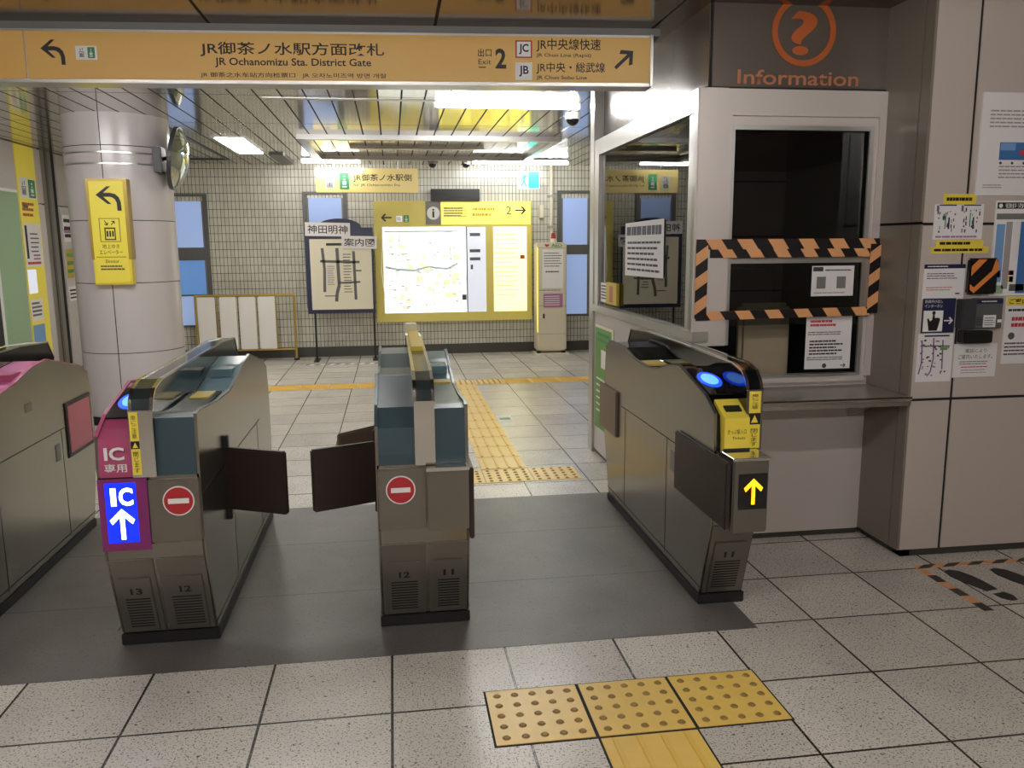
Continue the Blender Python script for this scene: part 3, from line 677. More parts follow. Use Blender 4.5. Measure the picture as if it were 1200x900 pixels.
# pipe and small box near the cabinet
t = thing('wall_pipe', 'thin pale pipe running down the tiled wall above the defibrillator cabinet', 'pipe', (.55, YB, 1.5))
MB().cyl((.55, 8.15, 1.5), .022, CZ-1.5, seg=14).build('pipe', 'cream_box', t, True)
for z_ in (1.65, 2.05): MB().box(.515, .585, 8.12, YB, z_, z_+.03).build('pipe_clip', 'alu', t)
t = tag(MB().box(.40, .455, YB-.06, YB, 1.78, 1.95, .004).build('junction_box', 'cream_box'), 'small pale box fixed to the tiles right of the map board', 'box')
# AED cabinet
t = thing('aed_cabinet', 'tall cream defibrillator cabinet marked AED standing right of the map board', 'cabinet', (.5, 7.99, 0))
MB().box(.305, .70, 7.86, 8.12, .045, 1.46, .02).build('cabinet_body', 'cream_box', t)
MB().box(.28, .73, 7.82, 8.14, 0, .02, .004).build('base_plate', 'cream', t)
for x in (.33, .66): MB().box(x-.025, x+.025, 7.85, 7.93, .015, .05, .004).build('foot', 'black', t)
MB().cyl((.545, 7.99, 1.46), .045, .05, seg=20).build('alarm_lamp', 'cream', t); MB().cyl((.545, 7.99, 1.51), .035, .07, seg=20, r2=.025).build('alarm_lamp_dome', 'red', t)
F_ = Face((.305, 7.858, 0))
for z_ in (1.39, .64, .27): F_.rect('door_seam', 'grey', .01, .385, z_, z_+.004, 0, .001, t)
F_.text('AED', 'green_print', .19, .33, 1.40, 1.445, .002, t, bold=.02)
F_.poly('heart', 'red', [(.13, 1.40), (.16, 1.425), (.155, 1.44), (.14, 1.44), (.13, 1.43), (.12, 1.44), (.105, 1.44), (.10, 1.425)], .001, .001, t)
p_ = F_.rect('notice_panel', 'white', .07, .345, .87, 1.37, 0, .002, t); F_.lines('print', .09, .33, 1.14, 1.34, 6, .0025, p_, fill=.3); F_.lines('ink', .11, .3, 1.07, 1.10, 1, .0025, p_); F_.lines('pale_print', .03, .35, .83, .86, 1, .001, t)
p_ = F_.rect('lilac_panel', 'lilac_print', .085, .34, .62, .8, 0, .002, t); F_.lines('white', .1, .33, .64, .78, 5, .0025, p_, fill=.3, dash=False)
F_.rect('handle', 'dark_grey', .075, .10, .48, .54, 0, .012, t)
F_.rect('left_edge_strip', 'map_yellow_lit', -.004, .012, .3, 1.4, -.002, .003, t)
# ---------------------------------------------------------------- guide map stand
t = thing('guide_map_stand', 'standing guide map with dark blue frame and handwritten street map', 'stand', (-2.19, 7.8, 0))
MB().tube([(-2.53, 7.84, 0), (-2.53, 7.84, 1.5)], .013).build('leg', 'black', t); MB().tube([(-1.80, 7.84, 0), (-1.80, 7.84, 1.5)], .013).build('leg', 'black', t)
for x in (-2.53, -1.80): MB().box(x-.03, x+.03, 7.7, 8.0, 0, .015).build('foot_plate', 'black', t)
MB().box(-2.61, -1.78, 7.79, 7.83, .60, 1.56, .004).build('frame', 'navy', t)
hd = [(-2.61, 1.56)]+[(-2.18+.30*math.cos(a_), 1.60+.155*math.sin(a_)) for a_ in [math.pi-math.pi*i/16 for i in range(17)]]
hd = [(-2.61, 1.55), (-2.61, 1.66), (-2.52, 1.66)]+[(-2.19+.27*math.cos(math.pi-math.pi*i/14), 1.66+.11*math.sin(math.pi-math.pi*i/14)) for i in range(15)]+[(-1.90, 1.66), (-1.78, 1.66), (-1.78, 1.55)]
MB().prism(hd, 7.792, 7.828, 'Y').build('header', 'navy', t)
F_ = Face((-2.555, 7.785, .65))
mp = F_.rect('street_map', 'cream', 0, .75, 0, .87, 0, .004, t)
mb = MB(); F2 = F_
def road2(pts, wd):
    for (xa, ya), (xb, yb) in zip(pts, pts[1:]):
        dx, dy = xb-xa, yb-ya; L_ = math.hypot(dx, dy); nx, ny = -dy/L_*wd/2, dx/L_*wd/2
        mb.poly([(xa-nx, ya-ny), (xb-nx, yb-ny), (xb+nx, yb+ny), (xa+nx, ya+ny)], F_.at(0, 0, .0045), F_.u, F_.v, F_.n, .0008)
road2([(.15, .76), (.17, .5), (.16, .22)], .035); road2([(.33, .76), (.34, .3), (.31, .2), (.3, .1)], .04); road2([(.53, .72), (.54, .12)], .034)
road2([(.12, .6), (.6, .585)], .03); road2([(.34, .33), (.6, .34)], .022); road2([(.54, .48), (.62, .48)], .018); road2([(.16, .17), (.3, .17)], .012)
mb.build('map_roads', 'mid_grey', mp); F_.lines('pale_print', .2, .29, .3, .55, 9, .005, mp); F_.lines('print', .4, .5, .2, .7, 14, .005, mp, fill=.3)
F_.rect('map_heading', 'ink', .2, .4, .79, .82, .0045, .001, mp)
for nm, tx, a0, a1, z0, z1, rot, lb in (('paper_sign', '神田明神', -2.60, -2.055, 1.555, 1.72, -.02, 'white paper strip reading 神田明神 taped high on the guide map stand'),
                                      ('paper_sign', '案内図', -2.165, -1.735, 1.40, 1.555, -.02, 'white paper strip reading 案内図 below the other strip on the stand')):
    f_ = Face((0, 7.775 if z0 > 1.5 else 7.772, 0)); o_ = f_.rect(nm, 'paper', a0, a1, z0, z1, 0, .003, None, rot); tag(o_, lb, 'paper sign')
    f_.text(tx, 'ink', a0+.03, a1-.03, z0+.03, z1-.03, .004, o_, bold=.01, rot=rot)
def hazard(name, x0, x1, y0, y1, n, label, cat, cols=('tape_black', 'tape_orange'), z=0.0, slant=.5, group=None, axis='x'):
    """striped tape lying on the floor"""
    base = MB().box(x0, x1, y0, y1, z, z+.0012).build(name, cols[1]); tag(base, label, cat, group)
    mb = MB(); L_ = (x1-x0) if axis == 'x' else (y1-y0); p_ = L_/n; w_ = (y1-y0) if axis == 'x' else (x1-x0)
    for k in range(n):
        a = k*p_; s_ = min(slant*w_, p_*.5)
        q = [(a, 0), (a+p_*.5, 0), (min(a+p_*.5+s_, L_), w_), (a+s_, w_)]
        if axis == 'x': mb.prism([(x0+u_, y0+v_) for u_, v_ in q], z+.0012, z+.0018, 'Z')
        else: mb.prism([(x0+v_, y0+u_) for u_, v_ in q], z+.0012, z+.0018, 'Z')
    mb.build('black_stripes', cols[0], base); return base
hazard('floor_tape', -2.66, -1.70, 7.44, 7.5, 8, 'black and white striped tape on the floor before the guide map stand', 'tape', ('black', 'white'))
# ---------------------------------------------------------------- barrier
t = thing('folding_barrier', 'low gold pipe barrier with four white panels against the tiled wall', 'barrier', (-3.45, 8.0, 0))
fr = MB(); 
for x in (-4.0, -2.8): fr.tube([(x, 8.0, 0.02), (x, 8.0, .83)], .016)
fr.tube([(-4.01, 8.0, .83), (-2.79, 8.0, .83)], .016); fr.tube([(-4.0, 8.0, .14), (-2.8, 8.0, .14)], .012); fr.build('frame', 'gold', t)
for x in (-4.0, -2.8): MB().cyl((x, 8.0, 0), .035, .025, seg=16).build('foot', 'black', t)
for x in (-4.0, -3.735, -3.50, -3.265): MB().box(x+.02, x+.235, 7.985, 8.01, .15, .815, .01).build('panel', 'white', t)
for x in (-3.745, -3.51, -3.275, -3.03): MB().tube([(x, 8.0, .14), (x, 8.0, .83)], .009).build('upright', 'gold', t)
# ---------------------------------------------------------------- elevator sign on the column
t = thing('elevator_sign', 'tall yellow framed sign on the round column with bent arrow and lift', 'sign', (-3.72, 4.13, 1.14))
MB().box(-3.865, -3.565, 4.10, 4.20, 1.34, 1.955, .004).build('frame', 'gold', t)
MB().box(-3.855, -3.575, 4.104, 4.19, 1.145, 1.34, .003).build('lower_panel', 'yellow', t)
MB().box(-3.84, -3.59, 4.095, 4.104, 1.16, 1.935).build('sign_face', 'sign_yellow', t)
F_ = Face((0, 4.095, 0))
polys(F_, 'bent_arrow', 'ink', bent_arrow(-3.70, 1.80, .092), .001, .001, t)
fb = MB()
for a0, a1, b0, b1 in ((-3.785, -3.635, 1.476, 1.48), (-3.785, -3.635, 1.652, 1.656), (-3.785, -3.781, 1.476, 1.656), (-3.639, -3.635, 1.476, 1.656)): fb.obox(F_.at(a0, b0, .001), F_.u*(a1-a0), F_.v*(b1-b0), F_.n*.001)
for a0, a1, b0, b1 in ((-3.75, -3.67, 1.49, 1.498), (-3.75, -3.67, 1.575, 1.585), (-3.75, -3.742, 1.49, 1.585), (-3.678, -3.67, 1.49, 1.585)): fb.obox(F_.at(a0, b0, .001), F_.u*(a1-a0), F_.v*(b1-b0), F_.n*.001)
for x in (-3.73, -3.71, -3.69): fb.obox(F_.at(x-.006, 1.515, .001), F_.u*.012, F_.v*.045, F_.n*.001)
fb.build('elevator_pictogram', 'ink', t)
polys(F_, 'up_down_arrows', 'ink', straight_arrow(-3.735, 1.62, .022, -1.1)+straight_arrow(-3.685, 1.62, .022, .9), .001, .001, t)
F_.text('地上ゆき', 'ink', -3.775, -3.65, 1.425, 1.46, .001, t); F_.text('エレベーター', 'ink', -3.80, -3.63, 1.38, 1.415, .001, t)
F_.rect('rule', 'ink', -3.825, -3.605, 1.358, 1.362, 0, .001, t); F_.text('Elevator', 'ink', -3.76, -3.66, 1.315, 1.34, .001, t); F_.lines('print', -3.80, -3.62, 1.255, 1.30, 2, .001, t)
# convex mirror on a bracket
t = thing('convex_mirror', 'round convex mirror seen edge-on, held off the round column', 'mirror', (-3.2, 4.35, 1.88))
c_ = Vector((-3.235, 4.36, 2.13)); nrm = Vector((.98, .05, -.15)).normalized(); uu = Vector((0, 0, 1)).cross(nrm).normalized(); vv = nrm.cross(uu)
ms = MB(); rings = []; Rm = .24
for i in range(9):
    a_ = (i/8)*math.radians(62); rr_ = Rm*math.sin(a_)/math.sin(math.radians(62)); hh = .085*(math.cos(a_)-math.cos(math.radians(62)))/(1-math.cos(math.radians(62)))
    rings.append([ms.bm.verts.new(c_+uu*rr_*math.cos(2*math.pi*k/40)+vv*rr_*math.sin(2*math.pi*k/40)+nrm*hh) for k in range(40)] if i else [ms.bm.verts.new(c_+nrm*hh)])
for k in range(40): ms.bm.faces.new((rings[0][0], rings[1][k], rings[1][(k+1) % 40]))
for A, B in zip(rings[1:], rings[2:]):
    for k in range(40): ms.bm.faces.new((A[k], B[k], B[(k+1) % 40], A[(k+1) % 40]))
ms.build('mirror_face', 'mirror', t, True)
MB().disc(c_-nrm*.03, uu, vv, nrm, Rm+.008, .032, 40).build('mirror_back', 'dark_grey', t)
MB().tube([c_-nrm*.02, c_-nrm*.06, (-3.42, 4.42, 2.12)], .016).build('bracket_arm', 'black', t)
MB().box(-3.41, -3.34, 4.30, 4.44, 2.02, 2.22, .006).build('bracket_box', 'black', t)
for z_ in (2.07, 2.155):
    b_ = MB(); b_.cyl((cx0, cy0, z_), cr+.003, .012, seg=72); b_.build('clamp_band', 'alu', t)
# ---------------------------------------------------------------- left wall pieces
t = thing('wall_poster_panel', 'big pale green panel at the left edge, in a white frame', 'panel', (XL, 5.3, .4))
MB().box(XL, XL+.03, 4.5, 6.12, .3, 2.0, .004).build('frame', 'white', t); MB().box(XL+.03, XL+.034, 4.9, 6.1, .32, 1.97).build('panel_face', 'pale_green', t)
MB().box(XL+.03, XL+.036, 5.5, 5.56, .32, 1.75).build('white_edge', 'white', t); MB().box(XL+.03, XL+.036, 5.0, 5.5, .32, 1.75).build('dark_screen', 'black', t)
t = thing('wayfinding_column', 'yellow strip with pictograms and notices on the left wall beside the green panel', 'sign', (XL, 6.35, .3))
MB().box(XL, XL+.025, 6.15, 6.60, .3, 2.45, .003).build('strip', 'sign_yellow', t)
F_ = Face((XL+.025, 6.15, 0), RIGHTF)
F_.rect('pictogram_plate', 'white', .03, .42, 1.93, 2.13, 0, .002, t); pictogram(F_, .05, .2, 1.95, 2.11, .002, t); restroom(F_, .24, .40, 1.94, 2.12, .002, t)
F_.lines('orange', .05, .36, 1.74, 1.9, 3, .001, t); F_.lines('mid_grey', .06, .2, 1.82, 1.88, 1, .001, t)
F_.rect('notice', 'paper', .02, .42, 1.25, 1.68, 0, .002, t); F_.rect('notice_bar', 'ink', .05, .10, 1.33, 1.66, .002, .001, t); F_.lines('print', .16, .38, 1.38, 1.6, 5, .0025, t, fill=.3); F_.lines('red_ink', .05, .38, 1.26, 1.31, 1, .0025, t); F_.lines('lilac_print', .2, .38, 1.31, 1.38, 2, .0025, t)
F_.rect('notice', 'map_grey', .02, .22, .98, 1.22, 0, .002, t); F_.rect('notice', 'paper', .02, .30, .70, .92, 0, .002, t); F_.lines('mid_grey', .04, .28, .74, .9, 4, .0025, t); F_.rect('notice', 'sky_print', .02, .30, .42, .66, 0, .002, t); F_.lines('purple_print', .04, .28, .32, .4, 2, .0025, t)
F_ = Face((XL+.02, 7.2, 0), RIGHTF)
for b0, b1, m_, d2, lb in ((1.5, 1.80, 'white', 'ink', 'white black-and-pink sticker notice on the left wall beside the column'), (1.1, 1.42, 'yellow_dull', 'leaf_print', 'small yellow and green notice halfway up the left wall'), (.84, 1.0, 'white', 'ink', 'small black and white pictogram notice low on the left wall')):
    o_ = F_.rect('wall_notice', m_, .02, .26, b0, b1, 0, .004); tag(o_, lb, 'notice')
    F_.lines(d2, .03, .25, b0+.1*(b1-b0), b1-.02, 3, .0045, o_, fill=.45, dash=False)
    if b0 > 1.4: F_.rect('pink_band', 'lilac_print', .02, .26, 1.6, 1.65, .004, .001, o_)
# ---------------------------------------------------------------- booth: counter, lettering, contents, tape and papers
t = thing('service_counter', 'narrow polished steel counter shelf below the booth window', 'counter', (.25, .68, .715))
MB().box(-.19, .686, .50, .856, .735, .755, .004).build('counter_top', 'alu', t)
MB().box(-.19, .686, .50, .53, .715, .735, .002).build('front_lip', 'chrome', t)
MB().cyl((-.19, .502, .748), .009, .876, 'X', 14).build('edge_rail', 'chrome', t, True)
for x in (-.12, .6): MB().prism([(.56, .734), (.856, .734), (.856, .60)], x, x+.02).build('bracket', 'alu', t)
t = thing('information_sign', 'orange question mark in a ring with the word Information above the window', 'sign', (.28, .858, 2.1))
F_ = Face((0, .859, 0))
ring = MB(); cx, cz, ro, ri = .282, 2.352, .150, .124; N_ = 56
vo = [[ring.bm.verts.new(F_.at(cx+r_*math.cos(2*math.pi*k/N_), cz+r_*math.sin(2*math.pi*k/N_), d)) for k in range(N_)] for r_, d in ((ro, 0), (ri, 0), (ro, .004), (ri, .004))]
for k in range(N_):
    j = (k+1) % N_
    for A, B in ((vo[0], vo[1]), (vo[2], vo[3]), (vo[0], vo[2]), (vo[1], vo[3])): ring.bm.faces.new((A[k], A[j], B[j], B[k]))
ring.build('ring', 'orange', t)
F_.text('?', 'orange', .218, .344, 2.25, 2.435, .001, t, bold=.018, res=6)
F_.text('Information', 'orange_pale', -.02, .555, 2.122, 2.185, .001, t, bold=.012, res=6)
# things inside the booth
t = thing('booth_cabinet', 'low grey cabinet inside the dark booth behind the window', 'cabinet', (.25, 1.9, .0))
MB().box(.0, .6, 1.7, 2.3, 0.03, 1.28, .01).build('cabinet_body', 'dark_grey', t)
for z_ in (.5, .85, 1.18): MB().box(.02, .58, 1.694, 1.7, z_, z_+.004).build('drawer_seam', 'seam', t)
t = thing('office_chair', 'brownish upholstered chair back just inside the booth window', 'chair', (.24, 1.3, .03))
MB().box(.10, .36, 1.0, 1.06, .70, 1.14, .02).build('backrest', 'interior_brown', t); MB().box(.06, .42, 1.04, 1.40, .47, .54, .02).build('seat', 'interior_brown', t)
MB().cyl((.24, 1.17, .09), .025, .38).build('pedestal', 'mid_grey', t); MB().box(-.02, .5, 1.14, 1.2, .03, .09).box(.21, .27, .93, 1.43, .03, .09).build('base', 'black', t); MB().box(.22, .26, 1.02, 1.05, .5, .75).build('back_support', 'black', t)
t = thing('fire_door_locker', 'tall grey locker at the left inside the dark booth', 'locker', (-.0, 2.5, .03))
MB().box(-.08, .12, 2.38, 2.66, .03, 1.95, .012).build('locker_body', 'mid_grey', t); MB().box(.03, .05, 2.37, 2.38, 1.6, 1.66).build('handle', 'alu', t)
# hazard tape around the window: four strips plus the doubled upper one
def wall_tape(a0, a1, b0, b1, n, y, label, flip=False, rot=0):
    F_ = Face((0, y, 0)); o_ = F_.rect('hazard_tape', 'tape_orange', a0, a1, b0, b1, 0, .0015, None, rot); tag(o_, label, 'tape')
    mb = MB(); hor = (a1-a0) > (b1-b0); L_ = (a1-a0) if hor else (b1-b0); w_ = (b1-b0) if hor else (a1-a0); p_ = L_/n; s_ = w_*.7
    c = F_.at((a0+a1)/2, (b0+b1)/2, .0016); u = F_.u*math.cos(rot)+F_.v*math.sin(rot); v = -F_.u*math.sin(rot)+F_.v*math.cos(rot)
    for k in range(n+1):
        a = k*p_-s_
        q = [(a, w_), (a+p_*.5, w_), (a+p_*.5+s_, 0), (a+s_, 0)] if not flip else [(a, 0), (a+p_*.5, 0), (a+p_*.5+s_, w_), (a+s_, w_)]
        # clip to strip
        q = [(min(max(x, 0), L_), y_) for x, y_ in q]
        if abs(q[0][0]-q[1][0]) < 1e-4 and abs(q[2][0]-q[3][0]) < 1e-4: continue
        if hor: pts = [(x-(a1-a0)/2, y_-(b1-b0)/2) for x, y_ in q]
        else: pts = [(y_-(a1-a0)/2, x-(b1-b0)/2) for x, y_ in q]
        r = []
        for pnt in pts:
            if not r or (abs(pnt[0]-r[-1][0])+abs(pnt[1]-r[-1][1])) > 1e-5: r.append(pnt)
        if len(r) > 2: mb.poly(r, c, u, v, F_.n, .0006)
    mb.build('black_stripes', 'tape_black', o_); return o_
TY = .812
wall_tape(-.205, .68, 1.40, 1.445, 6, TY, 'upper strip of the doubled black and orange tape across the booth window')
wall_tape(-.14, .645, 1.362, 1.401, 6, TY+.001, 'lower strip of the doubled black and orange tape across the booth window')
wall_tape(-.2, .655, 1.085, 1.125, 6, TY-.002, 'single black and orange tape strip across the window above the serving gap', rot=.012)
wall_tape(-.207, -.150, 1.09, 1.42, 3, TY-.003, 'upright black and orange tape strip on the white post left of the window', flip=True)
wall_tape(.636, .69, 1.10, 1.42, 3, TY-.003, 'upright black and orange tape strip right of the window, beside the dark corner', flip=True)
def paper(name, cat, label, a0, a1, b0, b1, y, m='paper', frame=FRONT, rot=0, th=.0015):
    F_ = Face((0, y, 0) if frame is FRONT else (y, 0, 0), frame); o_ = F_.rect(name, m, a0, a1, b0, b1, 0, th, None, rot); tag(o_, label, cat); return o_, F_
o_, F_ = paper('window_notice', 'notice', 'small white notice with dark header inside the booth window, near the tape', .375, .585, 1.18, 1.32, .851)
F_.rect('header_mark', 'dark_grey', .38, .43, 1.295, 1.315, .0016, .0005, o_); F_.lines('print', .44, .57, 1.29, 1.31, 1, .0016, o_, fill=.3); F_.lines('pale_print', .39, .57, 1.19, 1.2, 1, .0016, o_)
for x in (.40, .50): F_.rect('blank_square', 'grey', x, x+.045, 1.215, 1.27, .0016, .0004, o_)
o_, F_ = paper('window_notice', 'notice', 'white notice with red heading and arrow at the lower right of the window', .36, .59, .835, 1.085, .851)
F_.lines('red_ink', .38, .52, 1.035, 1.07, 2, .0016, o_, fill=.6); F_.lines('print', .37, .54, .995, 1.015, 2, .0016, o_, fill=.4); F_.lines('ink', .38, .55, .90, .975, 5, .0016, o_, fill=.5); F_.lines('print', .37, .57, .875, .895, 2, .0016, o_, fill=.4)
polys(F_, 'arrow', 'ink', straight_arrow(.555, .85, .014, 0), .0016, .0005, o_); MB().disc(F_.at(.46, .85, .0016), F_.u, F_.v, F_.n, .011, .0005, 20).build('symbol', 'print', o_)
# papers on the left window (seen at a grazing angle)
F_ = Face((BX+.008, 0, 0), LEFTF)
o_ = F_.rect('window_notice', 'paper', -2.0, -1.3, 1.25, 1.55, 0, .0015, None, .01); tag(o_, 'wide white notice with blue title stuck on the left booth window', 'notice')
F_.lines('navy', -1.97, -1.33, 1.47, 1.53, 1, .0016, o_, fill=.8); F_.lines('print', -1.95, -1.35, 1.27, 1.45, 6, .0016, o_, fill=.4)
o_ = F_.rect('window_notice', 'paper', -2.57, -2.38, 1.055, 1.18, 0, .0015); tag(o_, 'small white notice at the far lower corner of the left booth window', 'notice'); F_.lines('print', -2.55, -2.4, 1.07, 1.17, 5, .0016, o_, fill=.4)
o_ = F_.rect('window_notice', 'yellow_dull', -2.37, -2.12, 1.055, 1.19, 0, .02, None, bev=.002); tag(o_, 'small yellow card with a figure beside the white notice on left window', 'card')
F_.rect('picture', 'orange_pale', -2.28, -2.2, 1.07, 1.17, .02, .001, o_)
o_ = Face((BX, 0, 0), LEFTF).rect('booth_poster', 'leaf_print', -2.66, -2.2, .2, .90, 0, .004); tag(o_, 'green poster on the lower left side of the booth behind the gate', 'poster')
F2 = Face((BX-.004, 0, 0), LEFTF); F2.rect('poster_border', 'cream', -2.66, -2.2, .88, .90, 0, .001, o_); F2.rect('poster_border', 'cream', -2.24, -2.2, .2, .88, 0, .001, o_); F2.rect('poster_text', 'white', -2.5, -2.3, .62, .74, 0, .001, o_); F2.lines('green_print', -2.62, -2.28, .78, .86, 2, 0, o_); F2.lines('white', -2.62, -2.28, .3, .56, 6, 0, o_, fill=.3)
# ---------------------------------------------------------------- right wall notices
WY = .53
o_, F_ = paper('wall_poster', 'poster', 'largest white poster with a blue photo high on the right wall', .93, 1.33, 1.622, 2.047, WY, th=.006)
F_.lines('pale_print', .97, 1.25, 1.90, 1.98, 5, .0065, o_, fill=.4); F_.rect('blue_photo', 'blue_paper', 1.026, 1.27, 1.77, 1.843, .006, .001, o_); F_.rect('photo_sky', 'sky_print', 1.03, 1.1, 1.81, 1.84, .007, .0005, o_)
F_.rect('red_mark', 'red_ink', 1.12, 1.2, 1.79, 1.81, .007, .0005, o_); F_.lines('pale_print', 1.03, 1.25, 1.69, 1.75, 4, .0065, o_, fill=.4); F_.lines('pale_print', .96, 1.05, 1.65, 1.67, 2, .0065, o_, fill=.4)
mb = MB()
for x in (1.035, 1.09, 1.145): mb.disc(F_.at(x, 1.757, .0065), F_.u, F_.v, F_.n, .006, .0005, 12)
mb.build('bullet_dots', 'print', o_)
o_, F_ = paper('wall_label', 'label', 'rounded yellow label just above the two-part guide sheet on right wall', .787, .94, 1.584, 1.628, WY, 'yellow', th=.002); F_.lines('ink', .80, .92, 1.598, 1.614, 1, .0022, o_, fill=.9)
o_, F_ = paper('guide_sheet', 'notice', 'white sheet with two small exit maps under the rounded yellow label', .748, .98, 1.436, 1.585, WY, th=.002)
for dx in (0, .115):
    F_.rect('map_heading', 'purple_print', .758+dx, .768+dx, 1.555, 1.58, .002, .0005, o_); F_.rect('map_bar', 'navy', .77+dx, .85+dx, 1.578, 1.583, .002, .0005, o_)
    mb = MB()
    for _ in range(26):
        x, z_ = .758+dx+random.random()*.09, 1.46+random.random()*.10; mb.obox(F_.at(x, z_, .002), F_.u*random.uniform(.002, .007), F_.v*random.uniform(.004, .018), F_.n*.0004)
    mb.build('map_lines', 'print', o_); F_.rect('map_road', 'green_print', .80+dx, .805+dx, 1.49, 1.55, .002, .0006, o_); F_.rect('map_road', 'navy', .815+dx, .822+dx, 1.48, 1.53, .002, .0006, o_)
F_.lines('lilac_print', .76, .96, 1.44, 1.455, 1, .002, o_)
for a0, a1, b0, b1, lb in ((.768, .99, 1.405, 1.434, 'upper yellow strip label with black text under the guide sheet'), (.744, 1.018, 1.377, 1.405, 'lower, wider yellow strip label with black text under the guide sheet')):
    o_, F_ = paper('wall_label', 'label', lb, a0, a1, b0, b1, WY, 'yellow', th=.002); F_.lines('ink', a0+.015, a1-.02, b0+.008, b1-.008, 1, .0022, o_, fill=.9)
# hazard pad
t = thing('hazard_pad', 'black and orange striped pad on the right wall beside the notices', 'pad', (.99, WY, 1.2))
F_ = Face((.92, WY, 1.2)); F_.rect('pad', 'tape_black', 0, .135, 0, .155, 0, .03, t, bev=.008)
MB().poly([(.004, .075), (.075, .15), (.035, .15), (.004, .12)][::-1], F_.at(0, 0, .0302), F_.u, F_.v, F_.n, .001).poly([(.0, .02), (.02, .005), (.13, .1), (.13, .135), (.115, .15), (.10, .15), (.0, .065)][::-1], F_.at(0.002, 0, .0302), F_.u, F_.v, F_.n, .001).build('orange_stripes', 'pad_orange', t)
MB().poly([(.02, .03), (.10, .10), (.115, .15), (.075, .15), (.0, .075), (.0, .045)], F_.at(0, 0, .0314), F_.u, F_.v, F_.n, .0006).build('black_stripe', 'tape_black', t)
o_, F_ = paper('wall_notice', 'notice', 'white notice with a navy header left of the hazard pad', .72, .915, 1.18, 1.33, WY, th=.002)
F_.rect('header', 'navy', .72, .915, 1.312, 1.33, .002, .0006, o_); F_.lines('white', .735, .86, 1.317, 1.325, 1, .0026, o_); F_.lines('print', .735, .88, 1.265, 1.295, 3, .0022, o_, fill=.35); F_.lines('red_ink', .735, .86, 1.215, 1.235, 2, .0022, o_, fill=.3); F_.rect('black_mark', 'ink', .875, .895, 1.2, 1.206, .002, .0005, o_)
# intercom sign
t, F_ = paper('intercom_sign', 'sign', 'navy sign with a pressing hand pictogram and white arrow', .726, .882, 1.032, 1.183, WY, 'navy', th=.003)
F_.text('係員呼び出し', 'white', .735, .82, 1.163, 1.177, .0032, t); F_.text('インターホン', 'white', .735, .82, 1.143, 1.157, .0032, t)
F_.rect('pictogram_plate', 'white', .732, .825, 1.038, 1.13, .003, .0008, t)
F_.poly('hand_pictogram', 'ink', [(.76, 1.042), (.80, 1.042), (.812, 1.09), (.808, 1.098), (.786, 1.098), (.784, 1.118), (.777, 1.118), (.774, 1.09), (.765, 1.083), (.755, 1.097), (.75, 1.095)], .004, .0005, t)
MB().disc(F_.at(.7805, 1.12, .0038), F_.u, F_.v, F_.n, .008, .0004, 20).build('button_pictogram', 'ink', t)
polys(F_, 'arrow', 'white', straight_arrow(.853, 1.085, .022, 0), .0032, .0006, t)
o_, F_ = paper('area_map_sheet', 'map', 'white street map sheet under the navy hand sign', .716, .885, .815, 1.028, WY, th=.002)
mb = MB()
for pts in ([(.735, 1.0), (.74, .9), (.728, .85)], [(.79, 1.01), (.795, .92), (.785, .86), (.77, .84)], [(.835, 1.0), (.84, .87)], [(.73, .975), (.87, .972)]):
    for (xa, ya), (xb, yb) in zip(pts, pts[1:]):
        dx, dy = xb-xa, yb-ya; L_ = math.hypot(dx, dy); nx, ny = -dy/L_*.003, dx/L_*.003
        mb.poly([(xa-nx, ya-ny), (xb-nx, yb-ny), (xb+nx, yb+ny), (xa+nx, ya+ny)], F_.at(0, 0, .002), F_.u, F_.v, F_.n, .0005)
mb.build('map_roads', 'purple_print', o_); F_.rect('map_title_bar', 'navy', .745, .865, 1.015, 1.022, .002, .0005, o_)
mb = MB()
for _ in range(40):
    x, z_ = random.uniform(.725, .87), random.uniform(.83, 1.0); mb.obox(F_.at(x, z_, .0021), F_.u*random.uniform(.003, .012), F_.v*random.uniform(.003, .009), F_.n*.0004)
mb.build('map_captions', 'print', o_); F_.rect('map_highlight', 'leaf_print', .825, .86, .955, .968, .002, .0006, o_)
# intercom
t = thing('intercom', 'dark grey intercom panel with a black tray below it on right wall', 'intercom', (.98, WY, .98))
F_ = Face((0, WY, 0)); F_.rect('housing', 'dark_grey', .885, .955, 1.05, 1.18, 0, .045, t, bev=.004); F_.rect('control_panel', 'mid_grey', .955, 1.092, 1.05, 1.182, 0, .03, t, bev=.003)
F_.rect('panel_label', 'navy', .96, 1.088, 1.158, 1.178, .03, .001, t); F_.lines('white', .985, 1.07, 1.163, 1.173, 1, .031, t); F_.rect('notice_card', 'paper', 1.0, 1.06, 1.055, 1.108, .03, .001, t); F_.lines('print', 1.005, 1.055, 1.06, 1.1, 4, .0312, t, fill=.3)
F_.rect('call_button', 'white', 1.068, 1.086, 1.075, 1.088, .03, .004, t); F_.rect('tray', 'black', .90, 1.04, .988, 1.04, 0, .05, t, bev=.004)
gr = MB()
for k in range(5): gr.obox(F_.at(.965, 1.065+k*.008, .03), F_.u*.028, F_.v*.003, F_.n*.001)
gr.build('speaker_grille', 'black', t)
o_, F_ = paper('wall_notice', 'notice', 'white framed notice with two bold lines below the intercom', .892, 1.10, .83, .98, WY, th=.005)
F_.text('電話により', 'ink', .945, 1.05, .94, .958, .0055, o_); F_.text('ご案内いたします。', 'ink', .912, 1.08, .912, .932, .0055, o_); F_.lines('print', .92, 1.07, .885, .905, 2, .0055, o_, fill=.3); F_.lines('red_ink', .93, 1.06, .872, .88, 1, .0055, o_); F_.lines('pale_print', .93, 1.06, .845, .868, 2, .0055, o_, fill=.3)
o_, F_ = paper('route_map_poster', 'map', 'tall coloured map poster with black header at the right edge', 1.035, 1.5, 1.19, 1.60, WY, 'white', th=.006)
